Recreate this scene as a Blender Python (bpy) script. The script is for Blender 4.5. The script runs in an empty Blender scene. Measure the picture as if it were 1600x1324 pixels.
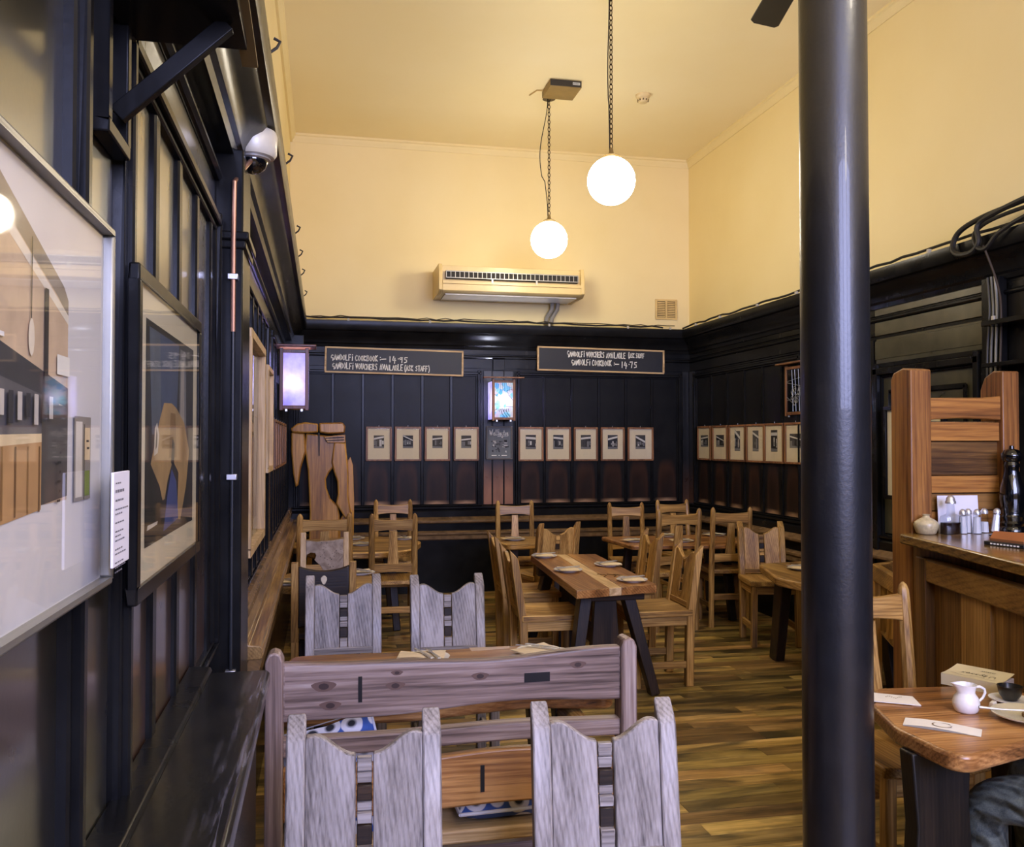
import bpy, bmesh, math, random
from mathutils import Vector, Matrix
C = bpy.context.scene
COL = C.collection
R = math.radians
random.seed(7)

# ------------------------------------------------------------------ camera, world, lights, exposure
cam = bpy.data.cameras.new('camera'); cam.sensor_width = 36; cam.lens = 1388 / 1600 * 36; cam.clip_start = .05
camo = bpy.data.objects.new('camera', cam); COL.objects.link(camo)
camo.location = (0, 0, 1.6); camo.rotation_euler = (R(90 + 1.197), 0, R(-11.996))
C.camera = camo
W = bpy.data.worlds.new('world'); C.world = W; W.use_nodes = True
W.node_tree.nodes['Background'].inputs[0].default_value = (.62, .72, 1, 1)
W.node_tree.nodes['Background'].inputs[1].default_value = .9
C.view_settings.view_transform = 'Standard'; C.view_settings.look = 'None'
C.view_settings.exposure = 0.0; C.view_settings.gamma = 1; C.view_settings.use_curve_mapping = False
C.cycles.use_denoising = True
C.cycles.max_bounces = 8; C.cycles.diffuse_bounces = 5; C.cycles.glossy_bounces = 4
C.cycles.transmission_bounces = 6; C.cycles.transparent_max_bounces = 8
C.cycles.sample_clamp_indirect = 6
C.cycles.caustics_reflective = False; C.cycles.caustics_refractive = False
GLOBE = 40.0       # globe lamp radiance
DAY = 200.0        # daylight through each shop window, watts
def area(name, loc, rot, sx, sy, e, col):
    l = bpy.data.lights.new(name, 'AREA'); l.shape = 'RECTANGLE'; l.size = sx; l.size_y = sy; l.energy = e; l.color = col
    o = bpy.data.objects.new(name, l); COL.objects.link(o); o.location = loc; o.rotation_euler = rot
    return o
for wx in (.55, 1.85, 3.15): area('daylight', (wx, -3.3, 3.05), (R(90), 0, 0), 1.1, 2.2, DAY, (.52, .56, 1))

# ------------------------------------------------------------------ materials
def lin(h):
    if isinstance(h, tuple): return h
    o = []
    for i in (0, 2, 4):
        c = int(h[i:i + 2], 16) / 255
        o.append(c / 12.92 if c <= .04045 else ((c + .055) / 1.055) ** 2.4)
    return (*o, 1)
MC = {}
class NT:
    def __init__(s, name):
        s.m = bpy.data.materials.new(name); s.m.use_nodes = True; s.t = s.m.node_tree; s.n = s.t.nodes
        s.b = s.n['Principled BSDF']
    def N(s, t, **k):
        x = s.n.new(t)
        for a, v in k.items(): setattr(x, a, v)
        return x
    def L(s, a, b): s.t.links.new(a, b)
    def val(s, inp, v):
        if hasattr(v, 'is_linked') or isinstance(v, bpy.types.NodeSocket): s.L(v, inp)
        else: inp.default_value = v
    def math(s, op, a, b=0.0, clamp=False):
        x = s.N('ShaderNodeMath', operation=op, use_clamp=clamp); s.val(x.inputs[0], a); s.val(x.inputs[1], b); return x.outputs[0]
    def mix(s, f, a, b, bt='MIX'):
        x = s.N('ShaderNodeMix', data_type='RGBA', blend_type=bt); s.val(x.inputs[0], f); s.val(x.inputs[6], a); s.val(x.inputs[7], b); return x.outputs[2]
    def ramp(s, f, st):
        x = s.N('ShaderNodeValToRGB'); e = x.color_ramp.elements
        while len(e) < len(st): e.new(.5)
        for q, (p, c) in zip(e, st): q.position = p; q.color = c
        s.L(f, x.inputs[0]); return x.outputs[0]
    def noise(s, vec, sc, det=4, dist=0.0, rough=.55):
        x = s.N('ShaderNodeTexNoise'); x.inputs['Scale'].default_value = sc; x.inputs['Detail'].default_value = det
        x.inputs['Distortion'].default_value = dist; x.inputs['Roughness'].default_value = rough
        if vec is not None: s.L(vec, x.inputs['Vector'])
        return x.outputs[0]
    def bump(s, h, st, d=.01):
        x = s.N('ShaderNodeBump'); x.inputs['Strength'].default_value = st; x.inputs['Distance'].default_value = d
        s.L(h, x.inputs['Height']); s.L(x.outputs[0], s.b.inputs['Normal'])
    def obj(s): return s.N('ShaderNodeTexCoord').outputs['Object']
    def rnd(s):
        a = s.N('ShaderNodeObjectInfo').outputs['Random']; b = s.N('ShaderNodeNewGeometry').outputs['Random Per Island']
        return s.math('FRACT', s.math('ADD', a, b))
    def mapped(s, scale, jitter=True):
        v = s.obj()
        if jitter:
            q = s.N('ShaderNodeVectorMath', operation='ADD'); r = s.math('MULTIPLY', s.rnd(), 13.0)
            s.L(v, q.inputs[0]); s.L(r, q.inputs[1]); v = q.outputs[0]
        m = s.N('ShaderNodeMapping'); m.inputs['Scale'].default_value = scale; s.L(v, m.inputs[0]); return m.outputs[0]
    def xyz(s, v):
        x = s.N('ShaderNodeSeparateXYZ'); s.L(v, x.inputs[0]); return x.outputs
    def set(s, **k):
        for a, v in k.items(): s.val(s.b.inputs[a.replace('_', ' ')], v)
        return s
def plain(name, col, rough=.5, metal=0.0, coat=0.0, var=.12, vs=9.0, bump=0.0, spec=.5):
    if name in MC: return MC[name]
    t = NT(name); c = lin(col)
    n = t.noise(t.obj(), vs, 4)
    d = tuple(x * (1 - var) for x in c[:3]) + (1,); l = tuple(min(1, x * (1 + var)) for x in c[:3]) + (1,)
    t.set(Base_Color=t.ramp(n, [(.3, d), (.7, l)]), Roughness=rough, Metallic=metal, Coat_Weight=coat)
    t.b.inputs['Specular IOR Level'].default_value = spec
    if bump: t.bump(t.noise(t.obj(), vs * 6, 3), bump)
    MC[name] = t.m; return t.m
def wood(name, axis, dark, mid, light, rough=.5, coat=0.0, grain=15.0, var=.25, contrast=1.0, spec=.4):
    key = name + '_' + axis
    if key in MC: return MC[key]
    t = NT(key); ai = 'xyz'.index(axis)
    sc = [grain * .7] * 3; sc[ai] = grain * .07
    a = t.noise(t.mapped(sc), 1.0, 5, .8, .55)                      # broad tone along the board
    sc2 = [170, 170, 170]; sc2[ai] = 5
    f = t.noise(t.mapped(sc2), 1.0, 3, .2)                          # fibres
    sc3 = [1, 1, 1]; sc3[ai] = .026
    w = t.N('ShaderNodeTexWave', wave_type='BANDS', bands_direction='DIAGONAL')
    w.inputs['Scale'].default_value = grain * 2.6; w.inputs['Distortion'].default_value = 11; w.inputs['Detail'].default_value = 2.5
    w.inputs['Detail Scale'].default_value = .11; w.inputs['Detail Roughness'].default_value = .55
    t.L(t.mapped(sc3), w.inputs[0])
    line = t.math('POWER', w.outputs[1], 2.2)
    g = t.math('SUBTRACT', t.math('ADD', t.math('MULTIPLY', a, .95), t.math('MULTIPLY', t.math('SUBTRACT', f, .5), .42)), t.math('MULTIPLY', line, .085 * contrast))
    col = t.ramp(g, [(.18, lin(dark)), (.42, lin(mid)), (.62, lin(light))])
    b = t.math('ADD', t.math('MULTIPLY', t.rnd(), 2 * var), 1 - var)
    h = t.N('ShaderNodeHueSaturation'); t.L(col, h.inputs['Color']); t.L(b, h.inputs['Value'])
    t.set(Base_Color=h.outputs[0], Roughness=rough, Coat_Weight=coat, Coat_Roughness=.2)
    t.b.inputs['Specular IOR Level'].default_value = spec
    t.bump(g, .35, .003); MC[key] = t.m; return t.m
def oak(a): return wood('oak', a, '452d13', '9d763d', 'cda561', .48, .12)
def oak_daylit(a): return wood('oak_daylit_tone', a, '463e3a', '8f8782', 'b0a8a5', .5, .12, 16, .08, 1.1)  # oak for the front chairs, cool daylight greyed into its colour
def pine(a): return wood('pine', a, '3c2c25', '857067', 'ab9a92', .45, .15, 9, .05, 1.3)
def teak(a): return wood('brown_oak', a, '25150a', '63421f', '8f6636', .45, .2)
def darkoak(a): return wood('dark_oak', a, '0e0a08', '241a14', '3a2a1e', .45, .15)
def black_oak(a): return wood('black_oak', a, '070605', '15110d', '241c15', .5, .1)
def table_wood(a): return wood('table_oak', a, '422811', '936336', 'c6945a', .32, .3, 12, .12)
def frame_wood(a): return wood('frame_wood', a, '3c2312', '7a5030', '9c7046', .45, .1, 26)
def pale_wood(a): return wood('pale_wood', a, '9a7a52', 'c8a877', 'dfc398', .5, 0, 26, .08)

def black_paint(name='black_gloss', rough=.24, worn=None, speck=0.25, spec=.13, coat=0.0, tint=None):
    if name in MC: return MC[name]
    t = NT(name); o = t.obj()
    n = t.noise(o, 5, 5, .4); sp = t.noise(o, 60, 2)
    base = t.ramp(n, [(.3, (.0055, .0055, .0060, 1)), (.75, (.013, .0128, .0125, 1))] if not tint else [(.3, tuple(c * .45 for c in tint) + (1,)), (.75, (*tint, 1))])
    if worn:
        x, y, z = t.xyz(o)
        nz = t.math('MULTIPLY', t.math('SUBTRACT', t.noise(t.mapped((9, 9, 2.5)), 1, 5), .5), 1.3)
        ax = t.math('ABSOLUTE', x)
        if worn == 'board':
            # a rubbed arch where chair backs and shoulders meet the board, and bare wood along its foot
            q = t.math('ADD', t.math('POWER', t.math('DIVIDE', ax, .105), 4), t.math('POWER', t.math('DIVIDE', z, .44), 4))
            arch = t.math('SUBTRACT', 1.0, t.math('ABSOLUTE', t.math('SUBTRACT', q, .62)), True)
            arch = t.math('MULTIPLY', arch, t.math('ADD', nz, .62), True)
            base = t.mix(t.math('MULTIPLY', arch, .85), base, lin('4a3022'))
            foot = t.math('SUBTRACT', 1.0, t.math('DIVIDE', z, .055), True)
            foot = t.math('MULTIPLY', foot, t.math('SUBTRACT', 1.25, t.math('DIVIDE', ax, .12)), True)
            foot = t.math('MULTIPLY', foot, 1.6, True)
            base = t.mix(foot, base, lin('a58468'))
        elif worn == 'bare2':
            m = t.math('SUBTRACT', 1.5, t.math('DIVIDE', z, .32), True)
            m = t.math('MULTIPLY', m, t.math('ADD', nz, .95), True)
            base = t.mix(m, base, lin('96694e'))
        elif worn == 'bare':
            m = t.math('SUBTRACT', 1.15, t.math('DIVIDE', z, .42), True)
            m = t.math('MULTIPLY', m, t.math('ADD', nz, .75), True)
            base = t.mix(t.math('MULTIPLY', m, .75), base, lin('5f4030'))
        elif worn == 'scuff_shine':  # scuffed outer edge, with the lavender window highlight painted into the streaks
            st = t.noise(t.mapped((60, 3.5, 20), False), 1, 5, .5)
            m = t.math('MULTIPLY', t.math('MULTIPLY', t.math('SUBTRACT', x, .155), 12.0, True), t.math('MULTIPLY', t.math('SUBTRACT', st, .50), 3.5, True), True)
            base = t.mix(m, base, lin('9a97a8'))
        elif worn == 'ledge':
            m = t.math('ADD', nz, .55, True)
            base = t.mix(m, base, lin('9c7c56'))
    t.set(Base_Color=base, Roughness=t.math('ADD', t.math('MULTIPLY', n, .16), rough - .08))
    t.b.inputs['Specular IOR Level'].default_value = spec
    t.b.inputs['Coat Weight'].default_value = coat; t.b.inputs['Coat Roughness'].default_value = .12
    t.bump(t.math('ADD', t.math('MULTIPLY', n, .6), t.math('MULTIPLY', sp, .25)), speck, .004)
    MC[name] = t.m; return t.m
def BK(): return black_paint()
def BOARD(): return black_paint('black_board', .34, 'board', .25, .12)
def VARN(): return black_paint('black_varnish', .3, None, .12, .4, 1.0, (.020, .018, .011))
def OLIVE(): return black_paint('olive_black', .3, None, .2, .4, .6, (.075, .070, .040))
def BARE(): return black_paint('black_bare', .3, 'bare', .12, .4)
def BAREV(): return black_paint('black_bare_varnish', .3, 'bare', .12, .4, 1.0, (.020, .018, .011))
def LEDGE(): return black_paint('black_ledge', .25, 'ledge')
def plaster():
    if 'plaster' in MC: return MC['plaster']
    t = NT('plaster'); o = t.obj(); n = t.noise(o, .9, 5); n2 = t.noise(o, 30, 3)
    t.set(Base_Color=t.ramp(n, [(.3, lin('ead79c')), (.7, lin('f0dfaa'))]), Roughness=.62); t.bump(n2, .08, .004)
    MC['plaster'] = t.m; return t.m
def ceiling_paint():
    if 'ceiling_paint' in MC: return MC['ceiling_paint']
    t = NT('ceiling_paint'); o = t.obj(); n = t.noise(o, .6, 5)
    t.set(Base_Color=t.ramp(n, [(.3, lin('f2e3b6')), (.7, lin('f7ebc6'))]), Roughness=.65)
    MC['ceiling_paint'] = t.m; return t.m
def floor_wood():
    if 'floor_wood' in MC: return MC['floor_wood']
    t = NT('floor_wood'); v = t.mapped((1.1, 13, 13)); a = t.noise(v, 1, 6, 1.0, .65); st = t.noise(t.mapped((1.3, 4, 4)), 1, 4, .8)
    f = t.noise(t.mapped((4, 110, 110)), 1, 3)
    g = t.math('ADD', t.math('MULTIPLY', a, .7), t.math('MULTIPLY', f, .3))
    c = t.ramp(g, [(.3, lin('42331a')), (.5, lin('aa8a4c')), (.68, lin('dcba78'))])
    c = t.mix(t.ramp(st, [(.38, (.85, .85, .85, 1)), (.56, (0, 0, 0, 1))]), c, lin('2a2415'))
    r = t.rnd()
    h = t.N('ShaderNodeHueSaturation'); t.L(c, h.inputs['Color']); t.L(t.math('ADD', t.math('MULTIPLY', r, 1.0), .45), h.inputs['Value'])
    t.L(t.math('ADD', t.math('MULTIPLY', t.math('FRACT', t.math('MULTIPLY', r, 7.0)), .03), .487), h.inputs['Hue'])
    t.set(Base_Color=h.outputs[0], Roughness=.36); t.bump(g, .3, .003)
    MC['floor_wood'] = t.m; return t.m
def emit(name, col, s):
    if name in MC: return MC[name]
    t = NT(name); t.b.inputs['Base Color'].default_value = lin(col); t.b.inputs['Emission Color'].default_value = lin(col)
    t.b.inputs['Emission Strength'].default_value = s; MC[name] = t.m; return t.m
def glass():
    if 'clear_glass' in MC: return MC['clear_glass']
    t = NT('clear_glass'); n = t.n; n.remove(t.b)
    tr = t.N('ShaderNodeBsdfTransparent'); gl = t.N('ShaderNodeBsdfGlossy'); gl.inputs['Roughness'].default_value = .03
    fr = t.N('ShaderNodeFresnel'); fr.inputs[0].default_value = 1.5
    mx = t.N('ShaderNodeMixShader'); t.L(t.math('MULTIPLY', fr.outputs[0], t.math('SUBTRACT', 1.0, t.N('ShaderNodeNewGeometry').outputs['Backfacing'])), mx.inputs[0]); t.L(tr.outputs[0], mx.inputs[1]); t.L(gl.outputs[0], mx.inputs[2])
    t.L(mx.outputs[0], n['Material Output'].inputs[0]); MC['clear_glass'] = t.m; return t.m
def jar_glass():
    if 'jar_glass' in MC: return MC['jar_glass']
    t = NT('jar_glass'); n = t.n; n.remove(t.b)
    tr = t.N('ShaderNodeBsdfTransparent'); tr.inputs[0].default_value = (.86, .88, .9, 1); gl = t.N('ShaderNodeBsdfGlossy'); gl.inputs['Roughness'].default_value = .04
    fr = t.N('ShaderNodeFresnel'); fr.inputs[0].default_value = 1.6
    mx = t.N('ShaderNodeMixShader'); t.L(t.math('MULTIPLY', fr.outputs[0], t.math('SUBTRACT', 1.0, t.N('ShaderNodeNewGeometry').outputs['Backfacing'])), mx.inputs[0]); t.L(tr.outputs[0], mx.inputs[1]); t.L(gl.outputs[0], mx.inputs[2])
    t.L(mx.outputs[0], n['Material Output'].inputs[0]); MC['jar_glass'] = t.m; return t.m
def frosted(name, stained=False):
    if name in MC: return MC[name]
    t = NT(name); n = t.n; n.remove(t.b)
    tl = t.N('ShaderNodeBsdfTranslucent'); gl = t.N('ShaderNodeBsdfGlossy'); gl.inputs['Roughness'].default_value = .2
    if stained:
        v = t.mapped((26, 26, 19), False)
        vo = t.N('ShaderNodeTexVoronoi'); vo.inputs['Scale'].default_value = 1.0; t.L(v, vo.inputs[0])
        col = t.ramp(t.xyz(vo.outputs['Color'])[0], [(.1, lin('5fb2dc')), (.3, lin('b4e6ee')), (.45, lin('f6faf4')), (.85, lin('efe6f4'))])
    else:
        col = t.ramp(t.noise(t.obj(), 9, 3), [(.3, lin('b9b0ee')), (.7, lin('efeafc'))])
    t.L(col, tl.inputs[0]); mx = t.N('ShaderNodeMixShader'); mx.inputs[0].default_value = .06
    t.L(tl.outputs[0], mx.inputs[1]); t.L(gl.outputs[0], mx.inputs[2]); t.L(mx.outputs[0], n['Material Output'].inputs[0])
    MC[name] = t.m; return t.m
def fabric_pattern():
    if 'cushion_fabric' in MC: return MC['cushion_fabric']
    t = NT('cushion_fabric'); v = t.mapped((13, 13, 13), False)
    vo = t.N('ShaderNodeTexVoronoi'); vo.inputs['Scale'].default_value = 1.0; vo.inputs['Randomness'].default_value = .45; t.L(v, vo.inputs[0])
    c = t.ramp(vo.outputs['Distance'], [(.2, lin('2a2a30')), (.3, lin('e8e6ea')), (.46, lin('e8e6ea')), (.5, lin('3f5fa8'))])
    t.set(Base_Color=c, Roughness=.85); MC['cushion_fabric'] = t.m; return t.m
def denim():
    if 'denim' in MC: return MC['denim']
    t = NT('denim'); v = t.mapped((3, 9, 9), False); n = t.noise(v, 2.2, 4, .8); w = t.noise(t.obj(), 300, 2)
    t.set(Base_Color=t.ramp(t.math('ADD', n, t.math('MULTIPLY', t.math('SUBTRACT', w, .5), .4)), [(.3, lin('2c3334')), (.7, lin('6a7066'))]), Roughness=.9)
    wv = t.N('ShaderNodeTexWave', wave_type='BANDS', bands_direction='DIAGONAL'); wv.inputs['Scale'].default_value = 9; wv.inputs['Distortion'].default_value = 3
    t.L(t.obj(), wv.inputs[0]); t.bump(wv.outputs[1], .8, .02)
    MC['denim'] = t.m; return t.m
def chrome(): return plain('chrome', 'd6d6da', .28, .75, var=.03)
def china(): return plain('white_china', 'f2f0ee', .22, 0, .3, .02)
def paper(): return plain('white_paper', 'e2dccf', .75, var=.04)
def kraft(): return plain('kraft_napkin', 'e6d3b0', .85, var=.06, vs=30)
def chalk(): return plain('chalk', 'f4f2ec', .9, var=.08, vs=60)
def slate(): return plain('chalkboard', '0e0f10', .5, var=.35, vs=4)

# ------------------------------------------------------------------ mesh helpers
class MB:
    def __init__(s): s.v = []; s.f = []; s.mi = []; s.cur = 0
    def add(s, vs, fs):
        o = len(s.v); s.v += [tuple(p) for p in vs]
        for f in fs: s.f.append([i + o for i in f]); s.mi.append(s.cur)
        return s
    def hexa(s, p):
        return s.add(p, [(0, 3, 2, 1), (4, 5, 6, 7), (0, 1, 5, 4), (1, 2, 6, 5), (2, 3, 7, 6), (3, 0, 4, 7)])
    def box(s, x0, x1, y0, y1, z0, z1):
        return s.hexa([(x0, y0, z0), (x1, y0, z0), (x1, y1, z0), (x0, y1, z0), (x0, y0, z1), (x1, y0, z1), (x1, y1, z1), (x0, y1, z1)])
    def bar(s, a, b, w, d, w1=None, d1=None, up=(0, 1, 0)):
        a = Vector(a); b = Vector(b); t = (b - a).normalized(); u = Vector(up); x = u.cross(t)
        if x.length < 1e-4: x = Vector((1, 0, 0)).cross(t)
        x.normalize(); y = t.cross(x); w1 = w1 or w; d1 = d1 or d
        q = lambda c, W_, D_: [c - x * W_ / 2 - y * D_ / 2, c + x * W_ / 2 - y * D_ / 2, c + x * W_ / 2 + y * D_ / 2, c - x * W_ / 2 + y * D_ / 2]
        return s.hexa(q(a, w, d) + q(b, w1, d1))
    def prism(s, poly, fn, a, b):
        n = len(poly); vs = [fn(p, q, a) for p, q in poly] + [fn(p, q, b) for p, q in poly]
        ar = sum(poly[i][0] * poly[(i + 1) % n][1] - poly[(i + 1) % n][0] * poly[i][1] for i in range(n))
        fs = [list(range(n)), list(range(2 * n - 1, n - 1, -1))] + [(i, i + n, (i + 1) % n + n, (i + 1) % n) for i in range(n)]
        return s.add(vs, fs)
    def tube(s, path, r, n=8, cap=True):
        P = [Vector(p) for p in path]; rs = r if isinstance(r, (list, tuple)) else [r] * len(P)
        vs = []; fs = []; x = None
        for i, p in enumerate(P):
            t = (P[min(i + 1, len(P) - 1)] - P[max(i - 1, 0)]).normalized()
            if x is None:
                x = Vector((0, 0, 1)).cross(t)
                if x.length < 1e-3: x = Vector((1, 0, 0)).cross(t)
            x = (x - t * x.dot(t)).normalized(); y = t.cross(x)
            for k in range(n):
                a = 2 * math.pi * k / n; vs.append(p + (x * math.cos(a) + y * math.sin(a)) * rs[i])
        for i in range(len(P) - 1):
            for k in range(n): fs.append((i * n + k, i * n + (k + 1) % n, (i + 1) * n + (k + 1) % n, (i + 1) * n + k))
        if cap: fs += [list(range(n - 1, -1, -1)), list(range((len(P) - 1) * n, len(P) * n))]
        return s.add(vs, fs)
    def lathe(s, prof, n=24, c=(0, 0, 0), sy=1.0):
        vs = []; fs = []
        for r, z in prof:
            for k in range(n):
                a = 2 * math.pi * k / n; vs.append((c[0] + r * math.cos(a), c[1] + sy * r * math.sin(a), c[2] + z))
        for i in range(len(prof) - 1):
            for k in range(n): fs.append((i * n + k, i * n + (k + 1) % n, (i + 1) * n + (k + 1) % n, (i + 1) * n + k))
        if prof[0][0] > 1e-5: fs.append(list(range(n - 1, -1, -1)))
        if prof[-1][0] > 1e-5: fs.append(list(range((len(prof) - 1) * n, len(prof) * n)))
        return s.add(vs, fs)
    def grid(s, nx, ny, fn):
        vs = [fn(i / nx, j / ny) for j in range(ny + 1) for i in range(nx + 1)]
        fs = [(j * (nx + 1) + i, j * (nx + 1) + i + 1, (j + 1) * (nx + 1) + i + 1, (j + 1) * (nx + 1) + i) for j in range(ny) for i in range(nx)]
        return s.add(vs, fs)
    def build(s, name, mat, parent=None, bevel=0.0, smooth=35, loc=None, rotz=0.0, seg=2):
        me = bpy.data.meshes.new(name); me.from_pydata(s.v, [], s.f)
        for m in (mat if isinstance(mat, list) else [mat]): me.materials.append(m)
        me.polygons.foreach_set('material_index', s.mi)
        bm = bmesh.new(); bm.from_mesh(me); bmesh.ops.remove_doubles(bm, verts=bm.verts, dist=1e-5); bmesh.ops.recalc_face_normals(bm, faces=bm.faces); bm.to_mesh(me); bm.free()
        if smooth:
            me.polygons.foreach_set('use_smooth', [True] * len(me.polygons)); me.set_sharp_from_angle(angle=R(smooth))
        o = bpy.data.objects.new(name, me); COL.objects.link(o)
        if parent: o.parent = parent
        if loc is not None: o.location = loc
        if rotz: o.rotation_euler = (0, 0, rotz)
        if bevel:
            b = o.modifiers.new('bevel', 'BEVEL'); b.width = bevel; b.segments = seg; b.limit_method = 'ANGLE'; b.angle_limit = R(40)
        return o
def XY(p, q, h): return (p, q, h)
def XZ(p, q, h): return (p, h, q)
def YZ(p, q, h): return (h, p, q)
def thing(name, label, cat, loc=(0, 0, 0), rotz=0.0, group=None):
    o = bpy.data.objects.new(name, None); COL.objects.link(o); o.location = loc; o.rotation_euler = (0, 0, rotz)
    o.empty_display_size = .05
    return tag(o, label, cat, group)
def tag(o, label, cat, group=None):
    o['label'] = label; o['category'] = cat
    if group: o['group'] = group
    return o
def struct(o): o['kind'] = 'structure'; return o
def copy_tree(o, parent=None):
    c = o.copy(); COL.objects.link(c)
    if parent: c.parent = parent
    for ch in list(o.children): copy_tree(ch, c)
    return c
def place(proto, loc, rotz, label, group=None, scale=None):
    used = proto.get('used'); o = copy_tree(proto) if used else proto
    proto['used'] = 1
    if 'used' in o and o is not proto: del o['used']
    o.location = loc; o.rotation_euler = (0, 0, rotz); o['label'] = label
    if group: o['group'] = group
    if scale: o.scale = scale
    return o
# stroke lettering
GL = {'A': [[(0, 0), (.5, 1), (1, 0)], [(.2, .4), (.8, .4)]], 'B': [[(0, 0), (0, 1), (.65, .95), (.75, .75), (.5, .55), (0, .5)], [(.5, .55), (.9, .3), (.7, .02), (0, 0)]],
      'C': [[(.9, .85), (.5, 1), (.1, .7), (.08, .3), (.4, 0), (.9, .12)]], 'D': [[(0, 0), (0, 1), (.6, .88), (.9, .5), (.6, .1), (0, 0)]], 'E': [[(.85, 1), (0, 1), (0, 0), (.85, 0)], [(0, .5), (.7, .5)]],
      'F': [[(.85, 1), (0, 1), (0, 0)], [(0, .52), (.7, .52)]], 'G': [[(.85, .9), (.4, 1), (.05, .65), (.1, .4), (.8, .45), (.75, -.1)]], 'H': [[(0, 0), (0, 1)], [(.85, 0), (.85, 1)], [(0, .5), (.85, .5)]],
      'i': [[(.3, 0), (.3, .75)], [(.3, 1.0), (.34, 1.06)]], 'I': [[(.35, 0), (.35, 1)]], 'K': [[(0, 0), (0, 1)], [(.8, 1), (0, .45), (.85, 0)]], 'L': [[(0, 1), (0, 0), (.75, 0)]], 'N': [[(0, 0), (0, 1), (.8, 0), (.8, 1)]],
      'O': [[(.45, 1), (.08, .7), (.08, .3), (.45, 0), (.85, .3), (.85, .7), (.45, 1)]], 'R': [[(0, 0), (0, 1), (.7, .92), (.75, .65), (0, .48), (.85, 0)]], 'S': [[(.8, .9), (.4, 1), (.08, .75), (.75, .35), (.6, .02), (.05, .1)]],
      'T': [[(0, 1), (.95, 1)], [(.48, 1), (.48, 0)]], 'U': [[(0, 1), (.03, .25), (.4, 0), (.8, .25), (.82, 1)]], 'V': [[(0, 1), (.45, 0), (.9, 1)]], '(': [[(.5, 1.2), (.15, .7), (.15, .2), (.5, -.25)]], ')': [[(.2, 1.2), (.55, .7), (.55, .2), (.2, -.25)]],
      ':': [[(.3, .25), (.34, .3)], [(.3, .65), (.34, .7)]], '-': [[(0, .42), (1.6, .46)]], '1': [[(.3, 0), (.3, 1)]], '4': [[(.35, 1), (.05, .36), (.9, .36)], [(.65, .75), (.6, -.15)]], '.': [[(.3, .55), (.34, .6)]],
      '9': [[(.75, .72), (.45, 1), (.1, .8), (.3, .52), (.75, .72)], [(.78, 1), (.7, 0)]], '7': [[(0, .95), (.8, 1), (.45, 0)]], '5': [[(.85, 1), (.2, 1), (.15, .55), (.7, .55), (.75, .15), (.1, 0)]],
      'W': [[(0, 1), (.15, 0), (.5, .8), (.75, 0), (1.2, 1.15)]], 'e': [[(.05, .25), (.55, .3), (.4, .55), (.08, .35), (.2, 0), (.65, .1)]], 'l': [[(.05, .05), (.45, .9), (.3, 1.05), (.15, .3), (.35, 0), (.5, .1)]],
      'n': [[(.05, .5), (.1, 0)], [(.1, .3), (.4, .55), (.45, 0), (.65, .1)]], 'g': [[(.5, .5), (.15, .5), (.1, .15), (.5, .1), (.55, .5), (.45, -.4), (.05, -.35)]], 't': [[(.3, .95), (.2, .1), (.5, .05)], [(0, .6), (.55, .65)]],
      'o': [[(.3, .55), (.05, .3), (.25, 0), (.5, .25), (.3, .55), (.6, .5)]], 'y': [[(.05, .5), (.25, .05)], [(.55, .55), (.1, -.4)]], 's': [[(.5, .5), (.15, .45), (.45, .2), (.05, .02)]], '&': [[(.7, 0), (.2, .8), (.5, 1), (.6, .7), (.1, .2), (.4, 0), (.8, .4)]]}
WID = {'I': .6, 'i': .62, '(': .75, ')': .7, ':': .6, '-': 1.9, '1': .8, '.': .5, ' ': .75, 'W': 1.25, 'e': .65, 'l': .5, 'n': .68, 'g': .68, 't': .6, 'o': .65, 'y': .65, 's': .6}
def strokes(mb, text, x, z, h, w, y, r, seed=1, jit=.05, fn=None, width=None):
    """hand lettering: flat strokes of half-width r at depth y, letters h tall; width = total length if given"""
    rr = random.Random(seed)
    tot = sum(WID.get(c, 1.12) for c in text); w = width / tot if width else w
    for c in text:
        hh = h * rr.uniform(.92, 1.08); dz = rr.uniform(-jit, jit) * h
        for st in GL.get(c, []):
            P = [(x + (px * .86 + rr.uniform(-jit, jit)) * w, z + dz + (pz + rr.uniform(-jit, jit)) * hh) for px, pz in st]
            for a, b in zip(P, P[1:]):
                d = Vector((b[0] - a[0], b[1] - a[1])); L_ = max(d.length, 1e-5); d /= L_; n = Vector((-d.y, d.x)) * r; e = d * r * .7
                q = [(a[0] - e.x + n.x, a[1] - e.y + n.y), (a[0] - e.x - n.x, a[1] - e.y - n.y), (b[0] + e.x - n.x, b[1] + e.y - n.y), (b[0] + e.x + n.x, b[1] + e.y + n.y)]
                g = fn or (lambda p, q_, yy: (p, yy, q_))
                mb.add([g(p, q_, y) for p, q_ in q], [(0, 1, 2, 3)])
        x += WID.get(c, 1.12) * w
    return x

# ------------------------------------------------------------------ room shell
XL, XR, YB, YF, ZC = -.38, 4.10, 9.50, -3.5, 4.82
def wall_box(name, x0, x1, y0, y1, z0, z1, m): return struct(MB().box(x0, x1, y0, y1, z0, z1).build(name, m, smooth=0))
ZP = 2.88
wall_back = wall_box('wall_back', XL - .15, XR + .15, YB, YB + .15, 0, ZC, [BK()])
wall_right = wall_box('wall_right', XR, XR + .15, YF, YB, 0, ZC, [BK()])
wall_left = wall_box('wall_left', XL - .15, XL, YF, YB, 0, ZC, [BK()])
for w, b in ((wall_back, (XL, XR, YB - .012, YB)), (wall_right, (XR - .012, XR, YF, YB - .012)), (wall_left, (XL, XL + .03, YF, YB - .012))):
    MB().box(*b, ZP - .02, ZC).build('plaster', plaster(), w, smooth=0)
ceiling = wall_box('ceiling', XL - .15, XR + .15, YF - .15, YB + .15, ZC, ZC + .15, ceiling_paint())
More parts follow.
